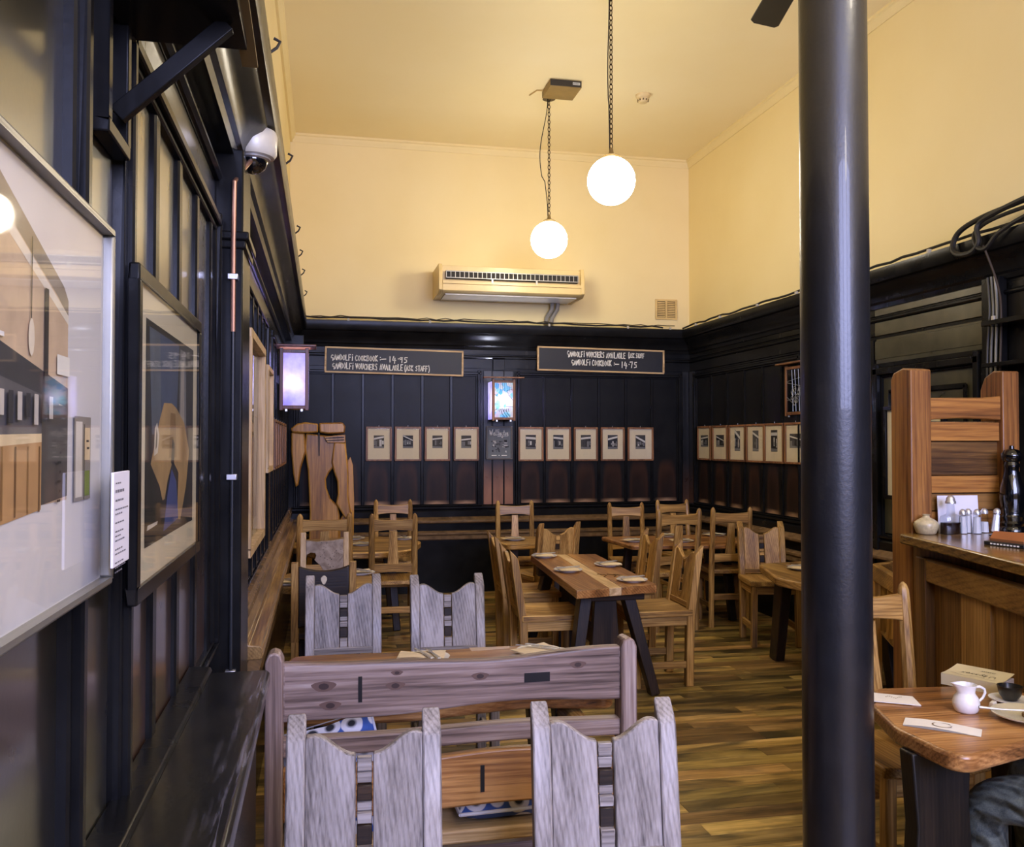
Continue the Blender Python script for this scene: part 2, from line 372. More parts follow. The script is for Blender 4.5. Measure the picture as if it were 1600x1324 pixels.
# picture-rail bead under the ceiling
def prof_run(mb, prof, side, s0, s1):
    """extrude a profile of (out, z) along a wall; side gives the wall"""
    fn = {'back': lambda o, z, s: (s, YB - o, z), 'right': lambda o, z, s: (XR - o, s, z), 'left': lambda o, z, s: (XL + o, s, z)}[side]
    return mb.prism(prof, fn, s0, s1)
RUN = {'back': (XL, XR), 'right': (YF, YB), 'left': (YF, YB)}
tn = [0]
def trim(prof, sides, m, bevel=0.0, runs=None):
    for s in sides:
        tn[0] += 1; a, b = (runs or RUN)[s]
        o = prof_run(MB(), prof, s, a, b).build('trim_%d' % tn[0], m, bevel=bevel, smooth=30); struct(o)
    return o
trim([(0, ZC - .085), (.02, ZC - .085), (.024, ZC - .07), (.04, ZC - .05), (.045, ZC - .03), (.06, ZC - .02), (.06, ZC), (0, ZC)], ('back', 'right'), plaster())
trim([(.02, ZC - .085), (.05, ZC - .085), (.054, ZC - .07), (.07, ZC - .05), (.075, ZC - .03), (.085, ZC - .02), (.085, ZC), (.02, ZC)], ('left',), plaster())
CORN = [(0, 2.60), (.022, 2.60), (.03, 2.63), (.045, 2.645), (.05, 2.67), (.075, 2.71), (.11, 2.735), (.125, 2.76), (.15, 2.765), (.16, 2.785), (.16, 2.862), (.125, 2.872), (0, 2.885)]
trim(CORN, ('back', 'right'), BK())
trim([(o + (.05 if o > .02 else 0), z) for o, z in CORN], ('left',), BK())
trim([(0, 2.505), (.02, 2.505), (.028, 2.515), (.028, 2.525), (.018, 2.535), (0, 2.54)], ('back', 'right'), BK())
trim([(0, 2.505), (.025, 2.505), (.036, 2.515), (.036, 2.525), (.02, 2.54), (0, 2.545)], ('left',), BK())

# wainscot: boards, battens, mouldings. local frame of every wall piece: x to the viewer's right, -y out of the wall, z up
ROT = {'back': 0.0, 'right': R(-90), 'left': R(90)}
WOB = {'back': wall_back, 'right': wall_right, 'left': wall_left}
def wl(side, s, z, o=0.0):
    return {'back': (s, YB - o, z), 'right': (XR - o, s, z), 'left': (XL + o, s, z)}[side]
def piece(name, side, s0, s1, z0, z1, o0, o1, m, bevel=.003, parent=None):
    w = abs(s1 - s0) / 2
    return MB().box(-w, w, -o1, -o0, 0, z1 - z0).build(name, m, parent or WOB[side], bevel=bevel, smooth=0, loc=wl(side, (s0 + s1) / 2, z0), rotz=ROT[side], seg=1)
ZD, ZT = .925, 2.375
def bay(side, edges, m, bw=.034, bo=.022, border=True, zt=ZT, inner=None):
    """vertical boards between edges with a batten over every joint, framed by a moulding"""
    for a, b in zip(edges, edges[1:]): piece('board', side, a + .002, b - .002, ZD, zt, 0, .010, m, .002)
    for e in edges[1:-1]: piece('batten', side, e - bw / 2, e + bw / 2, ZD, zt, .0, bo, BK(), .005)
    if border:
        a, b = edges[0], edges[-1]; mb = MB()
        for k, (w0, w1, d) in enumerate(((0, .02, .03), (.02, .045, .042), (.045, .062, .028))):
            for q in ((a + w0, a + w1, ZD, zt), (b - w1, b - w0, ZD, zt), (a, b, zt - w1, zt - w0), (a, b, ZD - .02 + w0 * .5, ZD - .02 + w1 * .5)):
                s0, s1, z0, z1 = q
                p = [wl(side, s0, z0, 0), wl(side, s1, z0, 0), wl(side, s1, z0, d), wl(side, s0, z0, d)]
                mb.hexa(p + [(x, y, z1) for x, y, z in p])
        mb.build('panel_moulding', BK(), WOB[side], bevel=.004, smooth=0, seg=1)
def frieze(side, s0, s1, m=None):
    piece('frieze_board', side, s0, s1, 2.55, 2.605, .0, .012, m or (VARN() if side != 'back' else BK()), .002)
    piece('frieze_board', side, s0, s1, 2.40, 2.50, .0, .012, m or (VARN() if side != 'back' else BK()), .002)
frieze('back', XL, XR); frieze('right', 6.0, YB, BK()); frieze('right', 4.75, 6.0, OLIVE()); frieze('left', YF, 3.18); frieze('left', 3.52, YB)
bay('back', [-.30, .095, .409, .718, 1.035, 1.346, 1.678], BOARD())
bay('back', [1.70, 1.798, 1.926, 2.03], black_paint('black_bare_strong', .3, 'bare2', .12, .3), bw=.02, bo=.014, border=False)
bay('back', [2.054, 2.379, 2.694, 3.005, 3.321, 3.629, 3.988], BOARD())
piece('stile', 'back', 3.995, 4.095, .9, 2.40, 0, .03, BARE())
piece('capital_block', 'back', 1.80, 1.93, 2.385, 2.50, .012, .04, BK())
bay('right', [7.04, 7.40, 7.76, 8.14, 8.52, 8.90, 9.34], BOARD())
piece('stile', 'right', 9.36, 9.46, .9, 2.40, 0, .03, BARE())
bay('right', [6.02, 6.36, 6.70, 7.02], BOARD(), border=False)
bay('left', [6.3, 6.62, 6.94, 7.26, 7.58, 7.9, 8.22, 8.54, 8.86, 9.18], BOARD(), .05, .03)
bay('left', [3.72, 4.03, 4.34, 4.65, 4.96, 5.27, 5.58, 5.9], VARN(), .05, .034)
bay('left', [1.70, 2.06, 2.38, 2.70, 3.02, 3.17], BAREV(), .05, .023)
piece('stile', 'left', 1.47, 1.68, .2, 2.40, 0, .012, VARN())
piece('stile', 'left', 5.92, 6.28, .9, 2.40, 0, .03, BK())
bay('left', [-.30, .02, .35, .66, .98, 1.44], VARN(), .06, .02)
piece('stile', 'left', 3.52, 3.70, .2, 2.40, 0, .02, BK())
# upper and lower frieze mouldings on the left wall
# dado, chair-rail ledge and base of the fixed bench back on back and right walls
trim([(0, .80), (.05, .80), (.05, .86), (.035, .875), (.05, .89), (.05, .905), (.03, .915), (.0, .92)], ('back', 'right'), BK(), runs={'back': (XL, XR), 'right': (5.0, YB)})
trim([(0, .735), (.10, .735), (.115, .745), (.115, .765), (.10, .775), (.05, .80), (0, .80)], ('back', 'right'), LEDGE(), .004, {'back': (XL, XR), 'right': (5.0, YB)})
trim([(0, .56), (.10, .56), (.11, .57), (.11, .60), (.10, .61), (.12, .62), (.12, .64), (.10, .65), (0, .66)], ('back', 'right'), LEDGE(), 0, {'back': (XL, XR), 'right': (5.0, YB)})
trim([(0, .0), (.085, .0), (.085, .56), (0, .56)], ('back', 'right'), BK(), 0, {'back': (XL, XR), 'right': (5.0, YB)})
trim([(0, .65), (.06, .65), (.06, .735), (0, .735)], ('back', 'right'), BK(), 0, {'back': (XL, XR), 'right': (5.0, YB)})
# left wall bench back: rail, ledge, base
LR = {'left': (3.74, YB)}
trim([(0, .85), (.07, .85), (.07, .88), (.055, .89), (.07, .90), (.06, .92), (.0, .93)], ('left',), LEDGE(), 0, LR)
trim([(0, .72), (.135, .72), (.145, .73), (.145, .765), (.135, .775), (.09, .78), (.085, .80), (0, .85)], ('left',), wood('worn_rail', 'y', '3a2612', '7d5f37', 'a58450', .35, .2), .004, LR)
trim([(0, .54), (.10, .54), (.11, .55), (.11, .60), (.10, .61), (0, .66)], ('left',), LEDGE(), 0, LR)
trim([(0, .0), (.09, .0), (.09, .54), (0, .54)], ('left',), BK(), 0, LR)
trim([(0, .66), (.07, .66), (.07, .72), (0, .72)], ('left',), BK(), 0, LR)
# right wall beyond the pillar: raised door-like panel, frieze boards, post, dark alcove
bay('right', [4.84, 5.99], OLIVE(), border=False)
def molding_rect(side, a, b, z0, z1, steps, parent=None, name='panel_moulding', m=None):
    mb = MB()
    for w0, w1, d in steps:
        for s0, s1, q0, q1 in ((a + w0, a + w1, z0, z1), (b - w1, b - w0, z0, z1), (a + w0, b - w0, z1 - w1, z1 - w0), (a + w0, b - w0, z0 + w0, z0 + w1)):
            p = [wl(side, s0, q0, 0), wl(side, s1, q0, 0), wl(side, s1, q0, d), wl(side, s0, q0, d)]
            mb.hexa(p + [(x, y, q1) for x, y, z in p])
    return mb.build(name, m or BK(), parent or WOB[side], bevel=.006, smooth=0, seg=1)
molding_rect('right', 4.84, 6.0, .3, 2.18, [(0, .03, .04), (.03, .08, .06), (.08, .10, .03)])
molding_rect('right', 5.02, 5.82, 1.2, 1.98, [(0, .03, .025)])
piece('panel_board', 'right', 4.84, 6.0, 2.22, 2.36, 0, .014, OLIVE())
piece('stile', 'right', 4.68, 4.83, 0, 2.62, 0, .06, BK())
piece('stile', 'right', 3.2, 3.3, 0, 2.62, 0, .06, BK())
piece('alcove_shelf', 'right', 3.31, 4.67, 2.30, 2.33, 0, .20, BK())
piece('alcove_shelf', 'right', 3.31, 4.67, 2.05, 2.075, 0, .20, BK())
for k in range(8): piece('board', 'right', 3.31 + k * .17, 3.31 + k * .17 + .165, .2, 2.58, 0, .01, BK())

# left pilaster, pipe run along the cornice
pil = MB(); pil.box(-.15, .15, -.105, 0, 0, 2.62); pil.box(-.165, .165, -.125, 0, 2.30, 2.33).box(-.16, .16, -.115, 0, 2.27, 2.30)
struct(pil.build('pilaster', BK(), bevel=.006, loc=wl('left', 3.35, 0), rotz=ROT['left']))
# floor
floor = wall_box('floor', XL - .15, XR + .15, YF - .15, YB + .15, -.15, -.022, plain('floor_gap', '0d0a06', .8))
PW = .115
rf = random.Random(3)
stuff = MB(); ny = int((YB - YF) / PW)
for j in range(ny + 1):
    y0 = YF + j * PW; x = XL - rf.uniform(0, 1.0)
    near = 2.3 < y0 < 6.3
    while x < XR:
        L_ = rf.uniform(.7, 1.5); a, b = max(x, XL), min(x + L_, XR)
        if b - a > .02:
            if near and b > .3:
                MB().box(-(b - a) / 2, (b - a) / 2, .0012, PW - .0012, -.022, rf.uniform(-.001, .0)).build('plank', floor_wood(), floor, smooth=0, loc=((a + b) / 2, y0, 0), bevel=.0015, seg=1)
            else: stuff.box(a + .001, b - .001, y0 + .0012, y0 + PW - .0012, -.022, 0)
        x += L_
so = stuff.build('plank_rows', floor_wood(), floor, smooth=0); so['kind'] = 'stuff'
# front wall behind the camera: three tall shop windows
fw = MB()
for b in ((XL - .15, 0, 0, ZC), (1.1, 1.3, 0, ZC), (2.4, 2.6, 0, ZC), (3.7, XR + .15, 0, ZC)) + tuple(q for x in (0, 1.3, 2.6) for q in ((x, x + 1.1, 0, 1.95), (x, x + 1.1, 4.15, ZC))):
    fw.box(b[0], b[1], YF - .15, YF, b[2], b[3])
struct(fw.build('wall_front', plaster(), smooth=0))
for i, x0 in enumerate((0, 1.3, 2.6)):
    m = MB()
    for q in ((x0, x0 + .06, 1.95, 4.15), (x0 + 1.04, x0 + 1.1, 1.95, 4.15), (x0, x0 + 1.1, 1.95, 2.02), (x0, x0 + 1.1, 4.08, 4.15), (x0 + .53, x0 + .57, 1.95, 4.15)):
        m.box(q[0], q[1], YF - .10, YF - .04, q[2], q[3])
    w = struct(m.build('window_%d' % (i + 1), BK(), smooth=0))
    MB().box(x0 + .05, x0 + 1.05, YF - .075, YF - .07, 2.0, 4.1).build('pane', glass(), w, smooth=0)
# iron pillar
p = MB().lathe([(.135, 0), (.135, .05), (.118, .09), (.106, .16), (.1035, .3), (.1, 2.6), (.099, 4.3), (.11, 4.4), (.14, 4.6), (.16, 4.82)], 40)
struct(p.build('pillar', plain('iron_paint', '17181c', .36, 0, .2, .2, 14, .06), loc=(1.525, 2.44, 0)))

# ------------------------------------------------------------------ seating
def slab_chair(wd, name='slab_back_chair', pz=.90):
    """front faces -y; two broad back slabs either side of a ladder of little blocks, between square posts"""
    t = thing(name, '', 'chair')
    hw = .172
    yb = lambda z: .18 + (.065 * max(0, z - .45) / .45) ** 1.0
    for sx in (-1, 1):
        m = MB(); x = sx * hw; w = .024
        sec = [(0, .17, .026), (.45, .18, .026), (pz - .06, yb(pz - .06), .024)]
        vs = []
        for z, y, d in sec: vs += [(x - w, y - d, z), (x + w, y - d, z), (x + w, y + d, z), (x - w, y + d, z)]
        y = yb(pz); vs += [(x - w, y - .012, pz - .035), (x + w, y - .012, pz - .035), (x + w, y + .024, pz), (x - w, y + .024, pz)]
        fs = [(0, 3, 2, 1), (12, 13, 14, 15)]
        for k in range(3):
            for q in range(4): fs.append((k * 4 + q, k * 4 + (q + 1) % 4, k * 4 + 4 + (q + 1) % 4, k * 4 + 4 + q))
        m.add(vs, fs).build('back_post', wd('z'), t, bevel=.005)
    for sx in (-1, 1):
        a, b = .022, hw - .024; n = 10; z0 = .53; m = MB(); pts = []
        for k in range(n + 1):
            u = k / n; x = a + (b - a) * u
            s = .5 - .5 * math.cos(math.pi * min(1, u * 1.15)); zt = pz - .098 + .052 * s - .006 * max(0, u - .85) * 6
            pts.append((x, zt))
        poly = [(a, z0)] + [(b, z0)] + [(x, z) for x, z in reversed(pts)]
        if sx < 0: poly = [(-x, z) for x, z in reversed(poly)]
        fn = lambda p_, q_, h: (p_, yb(q_) + h, q_)
        m.prism(poly, fn, -.017, .010).build('back_slab', wd('z'), t, bevel=.004)
    zz = .53; k = 0; rr = random.Random(5)
    while zz < pz - .125:
        h = rr.choice((.028, .04, .05, .022)); y = yb(zz)
        MB().box(-.019, .019, y - .012 + (k % 2) * .005, y + .008, zz, min(zz + h, pz - .105)).build('ladder_block', darkoak('x') if k % 3 == 1 else wd('x'), t, bevel=.002, seg=1)
        zz += h + .002; k += 1
    MB().bar((-hw + .02, .185, .515), (hw - .02, .185, .515), .035, .03).build('back_rail', wd('x'), t, bevel=.004)
    # dished seat
    def seat(u, v):
        x = (u - .5) * .43; y = -.225 + .415 * v
        dish = .016 * max(0, 1 - ((u - .5) / .42) ** 2) * max(0, 1 - ((v - .45) / .42) ** 2)
        return (x * (1.0 - .05 * v), y, .492 - dish)
    m = MB().grid(10, 10, seat)
    n = 11; ring = [i for i in range(n)] + [j * n + n - 1 for j in range(1, n)] + [n * (n - 1) + i for i in range(n - 2, -1, -1)] + [j * n for j in range(n - 2, 0, -1)]
    o = len(m.v); m.v += [(m.v[i][0], m.v[i][1], .452) for i in ring]
    for q in range(len(ring)): m.f.append([ring[q], o + q, o + (q + 1) % len(ring), ring[(q + 1) % len(ring)]]); m.mi.append(0)
    m.f.append([o + q for q in range(len(ring))]); m.mi.append(0)
    m.build('seat', wd('y'), t, bevel=.006)
    for sx in (-1, 1):
        MB().bar((sx * .178, -.185, 0), (sx * .172, -.185, .455), .046, .046).build('front_leg', wd('z'), t, bevel=.005)
        MB().bar((sx * .176, -.16, .14), (sx * .174, .16, .14), .024, .045, up=(0, 0, 1)).build('stretcher', wd('y'), t, bevel=.004)
        MB().bar((sx * .176, -.16, .425), (sx * .174, .16, .425), .024, .07, up=(0, 0, 1)).build('apron', wd('y'), t, bevel=.003)
    MB().bar((-.16, -.187, .425), (.16, -.187, .425), .024, .07, up=(0, 0, 1)).build('apron', wd('x'), t, bevel=.003)
    return t
def splat_chair(wd):
    """front faces -y; round-topped posts, bowed top rail and a single splat that widens downwards"""
    t = thing('splat_back_chair', '', 'chair'); hw = .165; H = 1.03
    yb = lambda z: .17 + .055 * max(0, z - .45) / .55
    for sx in (-1, 1):
        x = sx * hw
        MB().tube([(x, .16, 0), (x, .17, .45), (x, yb(.8), .8), (x, yb(.96), .96), (x, yb(1.0), 1.0), (x, yb(1.02), 1.02), (x, yb(H), H)], [.024, .026, .024, .023, .021, .014, .003], 8).build('back_post', wd('z'), t)
    fn = lambda p_, q_, h: (p_, yb(q_) + h + .10 * (p_ * p_ - .02), q_)
    n = 12; X = [-.15 + .30 * k / n for k in range(n + 1)]
    MB().prism([(x, .885 - .014 * (1 - (x / .15) ** 2) * -1) for x in X] + [(x, .975 + .010 * (x / .15) ** 2) for x in reversed(X)], fn, -.014, .014).build('top_rail', wd('x'), t, bevel=.004)
    MB().prism([(-.045, .62), (.045, .62), (.034, .76), (.03, .89), (-.03, .89), (-.034, .76)], fn, -.011, .011).build('splat', wd('z'), t, bevel=.003)
    MB().prism([(x, .565 - .01 * (x / .15) ** 2) for x in X] + [(x, .63) for x in reversed(X)], fn, -.014, .014).build('lower_rail', wd('x'), t, bevel=.004)
    fn2 = XY
    MB().prism([(-.19, .17), (-.20, -.1), (-.205, -.21), (-.12, -.232), (0, -.238), (.12, -.232), (.205, -.21), (.20, -.1), (.19, .17)], XY, .455, .492).build('seat', wd('y'), t, bevel=.008)
    for sx in (-1, 1):
        MB().bar((sx * .172, -.18, 0), (sx * .168, -.18, .455), .042, .042).build('front_leg', wd('z'), t, bevel=.005)
        MB().bar((sx * .17, -.16, .18), (sx * .166, .15, .18), .022, .04, up=(0, 0, 1)).build('stretcher', wd('y'), t, bevel=.003)
        MB().bar((sx * .17, -.16, .42), (sx * .166, .15, .42), .022, .07, up=(0, 0, 1)).build('apron', wd('y'), t, bevel=.003)
    MB().bar((-.15, -.182, .42), (.15, -.182, .42), .022, .07, up=(0, 0, 1)).build('apron', wd('x'), t, bevel=.003)
    MB().bar((-.15, .165, .26), (.15, .165, .26), .022, .05, up=(0, 0, 1)).build('stretcher', wd('x'), t, bevel=.003)
    return t
GC = 'carved oak chairs around the tables'
fs = slab_chair(oak_daylit)
place(fs, (.098, 2.10, 0), R(-2.4), 'nearest daylight-tinted oak slab-back chair, beside the black wall ledge', GC)
place(fs, (.722, 2.075, 0), R(-5), 'nearest daylight-tinted oak slab-back chair, at the open floor', GC)
place(fs, (.108, 4.545, 0), R(0), 'daylight-tinted oak slab-back chair behind the settle bench table, left of its pair', GC)
place(fs, (.645, 4.455, 0), R(0), 'daylight-tinted oak slab-back chair with a dark knot, behind the settle bench table', GC)
sl = slab_chair(oak)
W4 = (1.1, 1, 1.02)
place(sl, (2.19, 5.69, 0), R(-92), 'brown slab-back chair at the near right of the long planked table', GC, W4)
place(sl, (2.25, 6.52, 0), R(-93), 'brown slab-back chair at the far right of the long planked table', GC, W4)
place(sl, (1.43, 5.70, 0), R(88), 'brown slab-back chair at the near left of the long planked table', GC, W4)
place(sl, (1.50, 6.56, 0), R(87), 'brown slab-back chair at the far left of the long planked table', GC, W4)
place(sl, (1.80, 7.20, 0), R(196), 'slab-back chair just past the far end of the long planked table', GC, (1, 1, 1.06))
place(sl, (3.50, 6.56, 0), R(-12), 'light brown slab-back chair facing the table that the iron pillar half hides', GC, (.98, 1, 1.05))
place(sl, (2.39, 2.04, 0), R(-158), 'slab-back chair that the person in jeans sits on', GC)
sp = splat_chair(oak)
place(sp, (.015, 7.36, 0), R(180), 'splat-back chair in front of the carved wooden trousers, at the eight-sided table', GC, (1.15, 1, 1.01))
place(sp, (.555, 7.32, 0), R(178), 'splat-back chair at the near right of the eight-sided table', GC, (1.02, 1, 1.005))
place(sp, (.655, 8.52, 0), R(-4), 'splat-back chair behind the eight-sided table, against the back wall ledge', GC, (1, 1, 1.01))
place(sp, (1.81, 8.28, 0), R(-6), 'splat-back chair under the framed Wellington poster', GC, (1, 1, 1))
place(sp, (2.90, 8.16, 0), R(-8), 'splat-back chair marked on its top rail, far side of the corner table', GC, (.98, 1, .975))
place(sp, (3.56, 8.46, 0), R(4), 'splat-back chair in the far right corner of the room', GC, (1, 1, .975))
place(sp, (2.92, 7.26, 0), R(184), 'splat-back chair with a bowed top rail, at the near left of the corner table', GC, (1.12, 1, 1.01))
place(sp, (3.47, 7.32, 0), R(172), 'splat-back chair at the near right of the corner table, flared splat in clear view', GC, (.98, 1, 1.01))
place(sp, (2.06, 2.89, 0), R(-2), 'splat-back chair behind the foreground table, beside the iron pillar', GC, (1, 1, 1.02))
# solid dark chair with a pale stone inlay
t = thing('panel_back_chair', 'dark solid-back chair with a pale stone set in its back', 'chair', (.015, 5.50, 0), R(178), GC)
for sx in (-1, 1):
    MB().bar((sx * .165, .165, 0), (sx * .165, .18, .45), .042, .045).bar((sx * .165, .18, .44), (sx * .165, .215, .905), .045, .045, .04, .035).build('back_post', oak('z'), t, bevel=.004)
    MB().bar((sx * .17, -.18, 0), (sx * .17, -.18, .45), .045, .045).build('front_leg', darkoak('z'), t, bevel=.004)
    MB().bar((sx * .17, -.16, .42), (sx * .17, .16, .42), .024, .07, up=(0, 0, 1)).build('apron', darkoak('y'), t)
X = [-.145 + .29 * k / 12 for k in range(13)]
MB().prism([(x, .52 + .012 * math.sin(k * 1.3)) for k, x in enumerate(X)] + [(x, .852 + .03 * (x / .145) ** 2) for x in reversed(X)], lambda p_, q_, h: (p_, .195 + .1 * p_ * p_ + h, q_), -.015, .02).build('back_panel', darkoak('x'), t, bevel=.007)
MB().prism([(.018 * math.cos(a) * (1 + .2 * math.sin(3 * a)), .800 + .024 * math.sin(a) * (1 - .15 * math.cos(2 * a))) for a in [k * math.pi / 5 for k in range(10)]], XZ, .212, .224).build('stone_inlay', plain('pale_stone', 'cfc3a8', .5), t, bevel=.003)['label'] = 'pale stone inlay'
MB().prism([(-.19, .18), (-.2, -.21), (0, -.235), (.2, -.21), (.19, .18)], XY, .45, .49).build('seat', darkoak('y'), t, bevel=.007)
# burr-backed chair
def burr():
    if 'burr' in MC: return MC['burr']
    q = NT('burr_wood'); v = q.obj(); vo = q.N('ShaderNodeTexVoronoi'); vo.inputs['Scale'].default_value = 55; q.L(v, vo.inputs[0])
    n = q.noise(v, 9, 4, 1.5); hole = q.ramp(vo.outputs['Distance'], [(.16, (.03, .02, .012, 1)), (.3, (1, 1, 1, 1))])
    zone = q.ramp(q.noise(v, 5, 2), [(.47, (1, 1, 1, 1)), (.56, (0, 0, 0, 1))])
    base = q.ramp(n, [(.3, lin('7d6a58')), (.7, lin('b5a390'))])
    q.set(Base_Color=q.mix(zone, base, q.mix(1.0, base, hole, 'MULTIPLY')), Roughness=.55); MC['burr'] = q.m; return q.m
t = thing('burr_back_chair', 'chair with a pale speckled burr-wood back holed at one side', 'chair', (.015, 6.50, 0), R(0), GC)
for sx in (-1, 1):
    MB().bar((sx * .155, .165, 0), (sx * .155, .18, .45), .042, .045).bar((sx * .155, .18, .44), (sx * .155, .225, .935), .044, .045, .04, .035).build('back_post', pale_wood('z'), t, bevel=.005)
    MB().bar((sx * .165, -.18, 0), (sx * .165, -.18, .45), .045, .045).build('front_leg', oak('z'), t, bevel=.004)
    MB().bar((sx * .165, -.16, .42), (sx * .16, .16, .42), .024, .07, up=(0, 0, 1)).build('apron', oak('y'), t)
fnb = lambda p_, q_, h: (p_, .205 + .1 * p_ * p_ + h, q_)
MB().prism([(-.135, .74), (-.128, .775), (-.10, .79), (-.07, .785), (-.062, .765), (-.075, .735), (-.05, .71), (-.03, .69), (-.01, .655), (.03, .635), (.135, .64), (.135, .888), (.06, .875), (-.06, .87), (-.135, .88)], fnb, -.018, .012).build('back_panel', burr(), t, bevel=.004)
MB().bar((-.14, .2, .665), (.14, .2, .665), .07, .02).build('back_rail', oak('x'), t, bevel=.003)
MB().prism([(-.18, .18), (-.19, -.21), (0, -.23), (.19, -.21), (.18, .18)], XY, .45, .49).build('seat', oak('y'), t, bevel=.007)
# armchair with a curved rail, behind the counter
t = thing('curved_armchair', 'low armchair with a bent wooden top rail, behind the tall end panel of the counter', 'chair', (3.35, 4.5, 0), 0, GC)
path = [(-.30, -.30), (-.16, .05), (-.02, .40), (.14, .47), (.42, .50)]
m = MB()
for a, b in zip(path, path[1:]): m.bar((a[0], a[1], .80), (b[0], b[1], .80), .10, .045, up=(b[1] - a[1], a[0] - b[0], 0))
m.build('top_rail', oak('y'), t, bevel=.006)
for x, y in ((-.30, -.30), (-.02, .40), (.42, .50), (.42, -.30)):
    MB().bar((x, y, 0), (x, y, .77 if (x, y) != (.42, -.30) else .45), .05, .05).build('leg', oak('z'), t, bevel=.005)
MB().prism([(-.30, -.32), (.44, -.32), (.44, .46), (0, .40), (-.16, .05)], XY, .43, .47).build('seat', oak('y'), t, bevel=.006)
for k in range(3): MB().bar((-.25 + .09 * k, -.14 + .19 * k, .47), (-.24 + .09 * k, -.14 + .19 * k, .76), .06, .02, up=(.9, .4, 0)).build('slat', oak('z'), t, bevel=.003)

# settle bench, its back towards us
t = thing('settle_bench', 'long wooden bench with knotted pine back rails behind the two nearest chairs', 'bench', (.425, 2.85, 0))
for sx, h in ((-1, .958), (1, .952)):
    x = sx * .568
    MB().prism([(-.04, 0), (.04, 0), (.04, h - .03), (.025, h - .006), (0, h), (-.025, h - .006), (-.04, h - .03)], lambda p_, q_, y: (x + p_ * .68, y, q_), -.045, .035).build('post', pine('z') if sx < 0 else pine('z'), t, bevel=.006)
    MB().bar((x, .38, 0), (x, .38, .30), .055, .06).build('leg', pine('z'), t, bevel=.005)
    MB().bar((x, .02, .265), (x, .40, .265), .04, .07, up=(0, 0, 1)).build('side_rail', pine('y'), t, bevel=.004)
n = 24; X = [-.545 + 1.09 * k / n for k in range(n + 1)]
wav = lambda x: .006 * math.sin(x * 9) + .008 * math.sin(x * 4 + 1)
MB().prism([(x, .748 + wav(x) + .012 * x) for x in X] + [(x, .913 - .010 * math.cos(x * 5) - .004 * math.sin(x * 11)) for x in reversed(X)], XZ, -.03, .012).build('top_rail', pine('x'), t, bevel=.008, seg=3)
MB().box(-.315, -.303, -.032, -.02, .79, .87).build('inlay', plain('bog_oak', '0d0908', .4), t)
MB().box(.215, .30, -.032, -.02, .822, .852).build('inlay', plain('bog_oak', '0d0908', .4), t)
knots = plain('knot', '33201a', .5); halo = plain('knot_ring', '5e463c', .5)
for kx, kz, kr in ((-.42, .845, .016), (-.40, .785, .014), (-.20, .835, .013), (-.195, .875, .008), (.07, .85, .012), (.395, .87, .012)):
    MB().prism([(kx + 2.3 * kr * math.cos(a) * (1 + .15 * math.sin(3 * a)), kz + 1.0 * kr * math.sin(a)) for a in [i * math.pi / 8 for i in range(16)]], XZ, -.0304, -.02).build('knot', halo, t)
    MB().prism([(kx + 1.0 * kr * math.cos(a), kz + .62 * kr * math.sin(a)) for a in [i * math.pi / 6 for i in range(12)]], XZ, -.0308, -.02).build('knot', knots, t)
MB().prism([(x, .632 + .4 * wav(x)) for x in X] + [(x, .688 + .5 * wav(x)) for x in reversed(X)], XZ, -.028, .022).build('middle_rail', pine('x'), t, bevel=.006)
MB().prism([(x, .432 + .5 * wav(x)) for x in X] + [(x, .598 + wav(x)) for x in reversed(X)], XZ, -.025, .012).build('lower_rail', table_wood('x'), t, bevel=.008)
MB().box(.072, .085, -.028, -.01, .48, .565).build('inlay', plain('bog_oak', '0d0908', .4), t)
MB().box(-.55, .55, .018, .42, .30, .345).build('seat', pale_wood('x'), t, bevel=.008)
MB().bar((-.5, .38, .12), (.5, .38, .12), .04, .06).build('stretcher', pine('x'), t, bevel=.004)
def cushion(label, loc, rot, s=(.2, .2, .055)):
    m = MB()
    for sg in (1, -1):
        m.grid(12, 12, lambda u, v: ((2 * u - 1) * s[0] * (1 - .06 * (1 - abs(2 * v - 1)) ** 0 * abs(2 * u - 1) * (1 - abs(2 * v - 1))), (2 * v - 1) * s[1] * (1 - .06 * (1 - abs(2 * u - 1)) * abs(2 * v - 1)), sg * s[2] * ((1 - (2 * u - 1) ** 4) * (1 - (2 * v - 1) ** 4)) ** .5))
    o = m.build('cushion', fabric_pattern(), smooth=60); o.location = loc; o.rotation_euler = rot
    tag(o, label, 'cushion', 'cushions on the settle bench')
    c = MB().tube([(-s[0], -s[1], 0), (s[0], -s[1], 0), (s[0], s[1], 0), (-s[0], s[1], 0), (-s[0], -s[1], 0)], .006, 6).build('piping', plain('piping_white', 'dcdce6', .8), o)
    return o
cushion('patterned blue and white cushion leaning on the left end of the bench', (.055, 2.955, .50), (R(80), R(-14), 0), (.15, .19, .05))
cushion('patterned dark and white cushion lying flat on the bench seat, right of the others', (.62, 3.05, .393), (0, 0, R(3)), (.19, .17, .048))
cushion('patterned blue cushion lying on the bench seat, between the others', (.235, 3.06, .393), (0, 0, R(-8)), (.15, .17, .048))

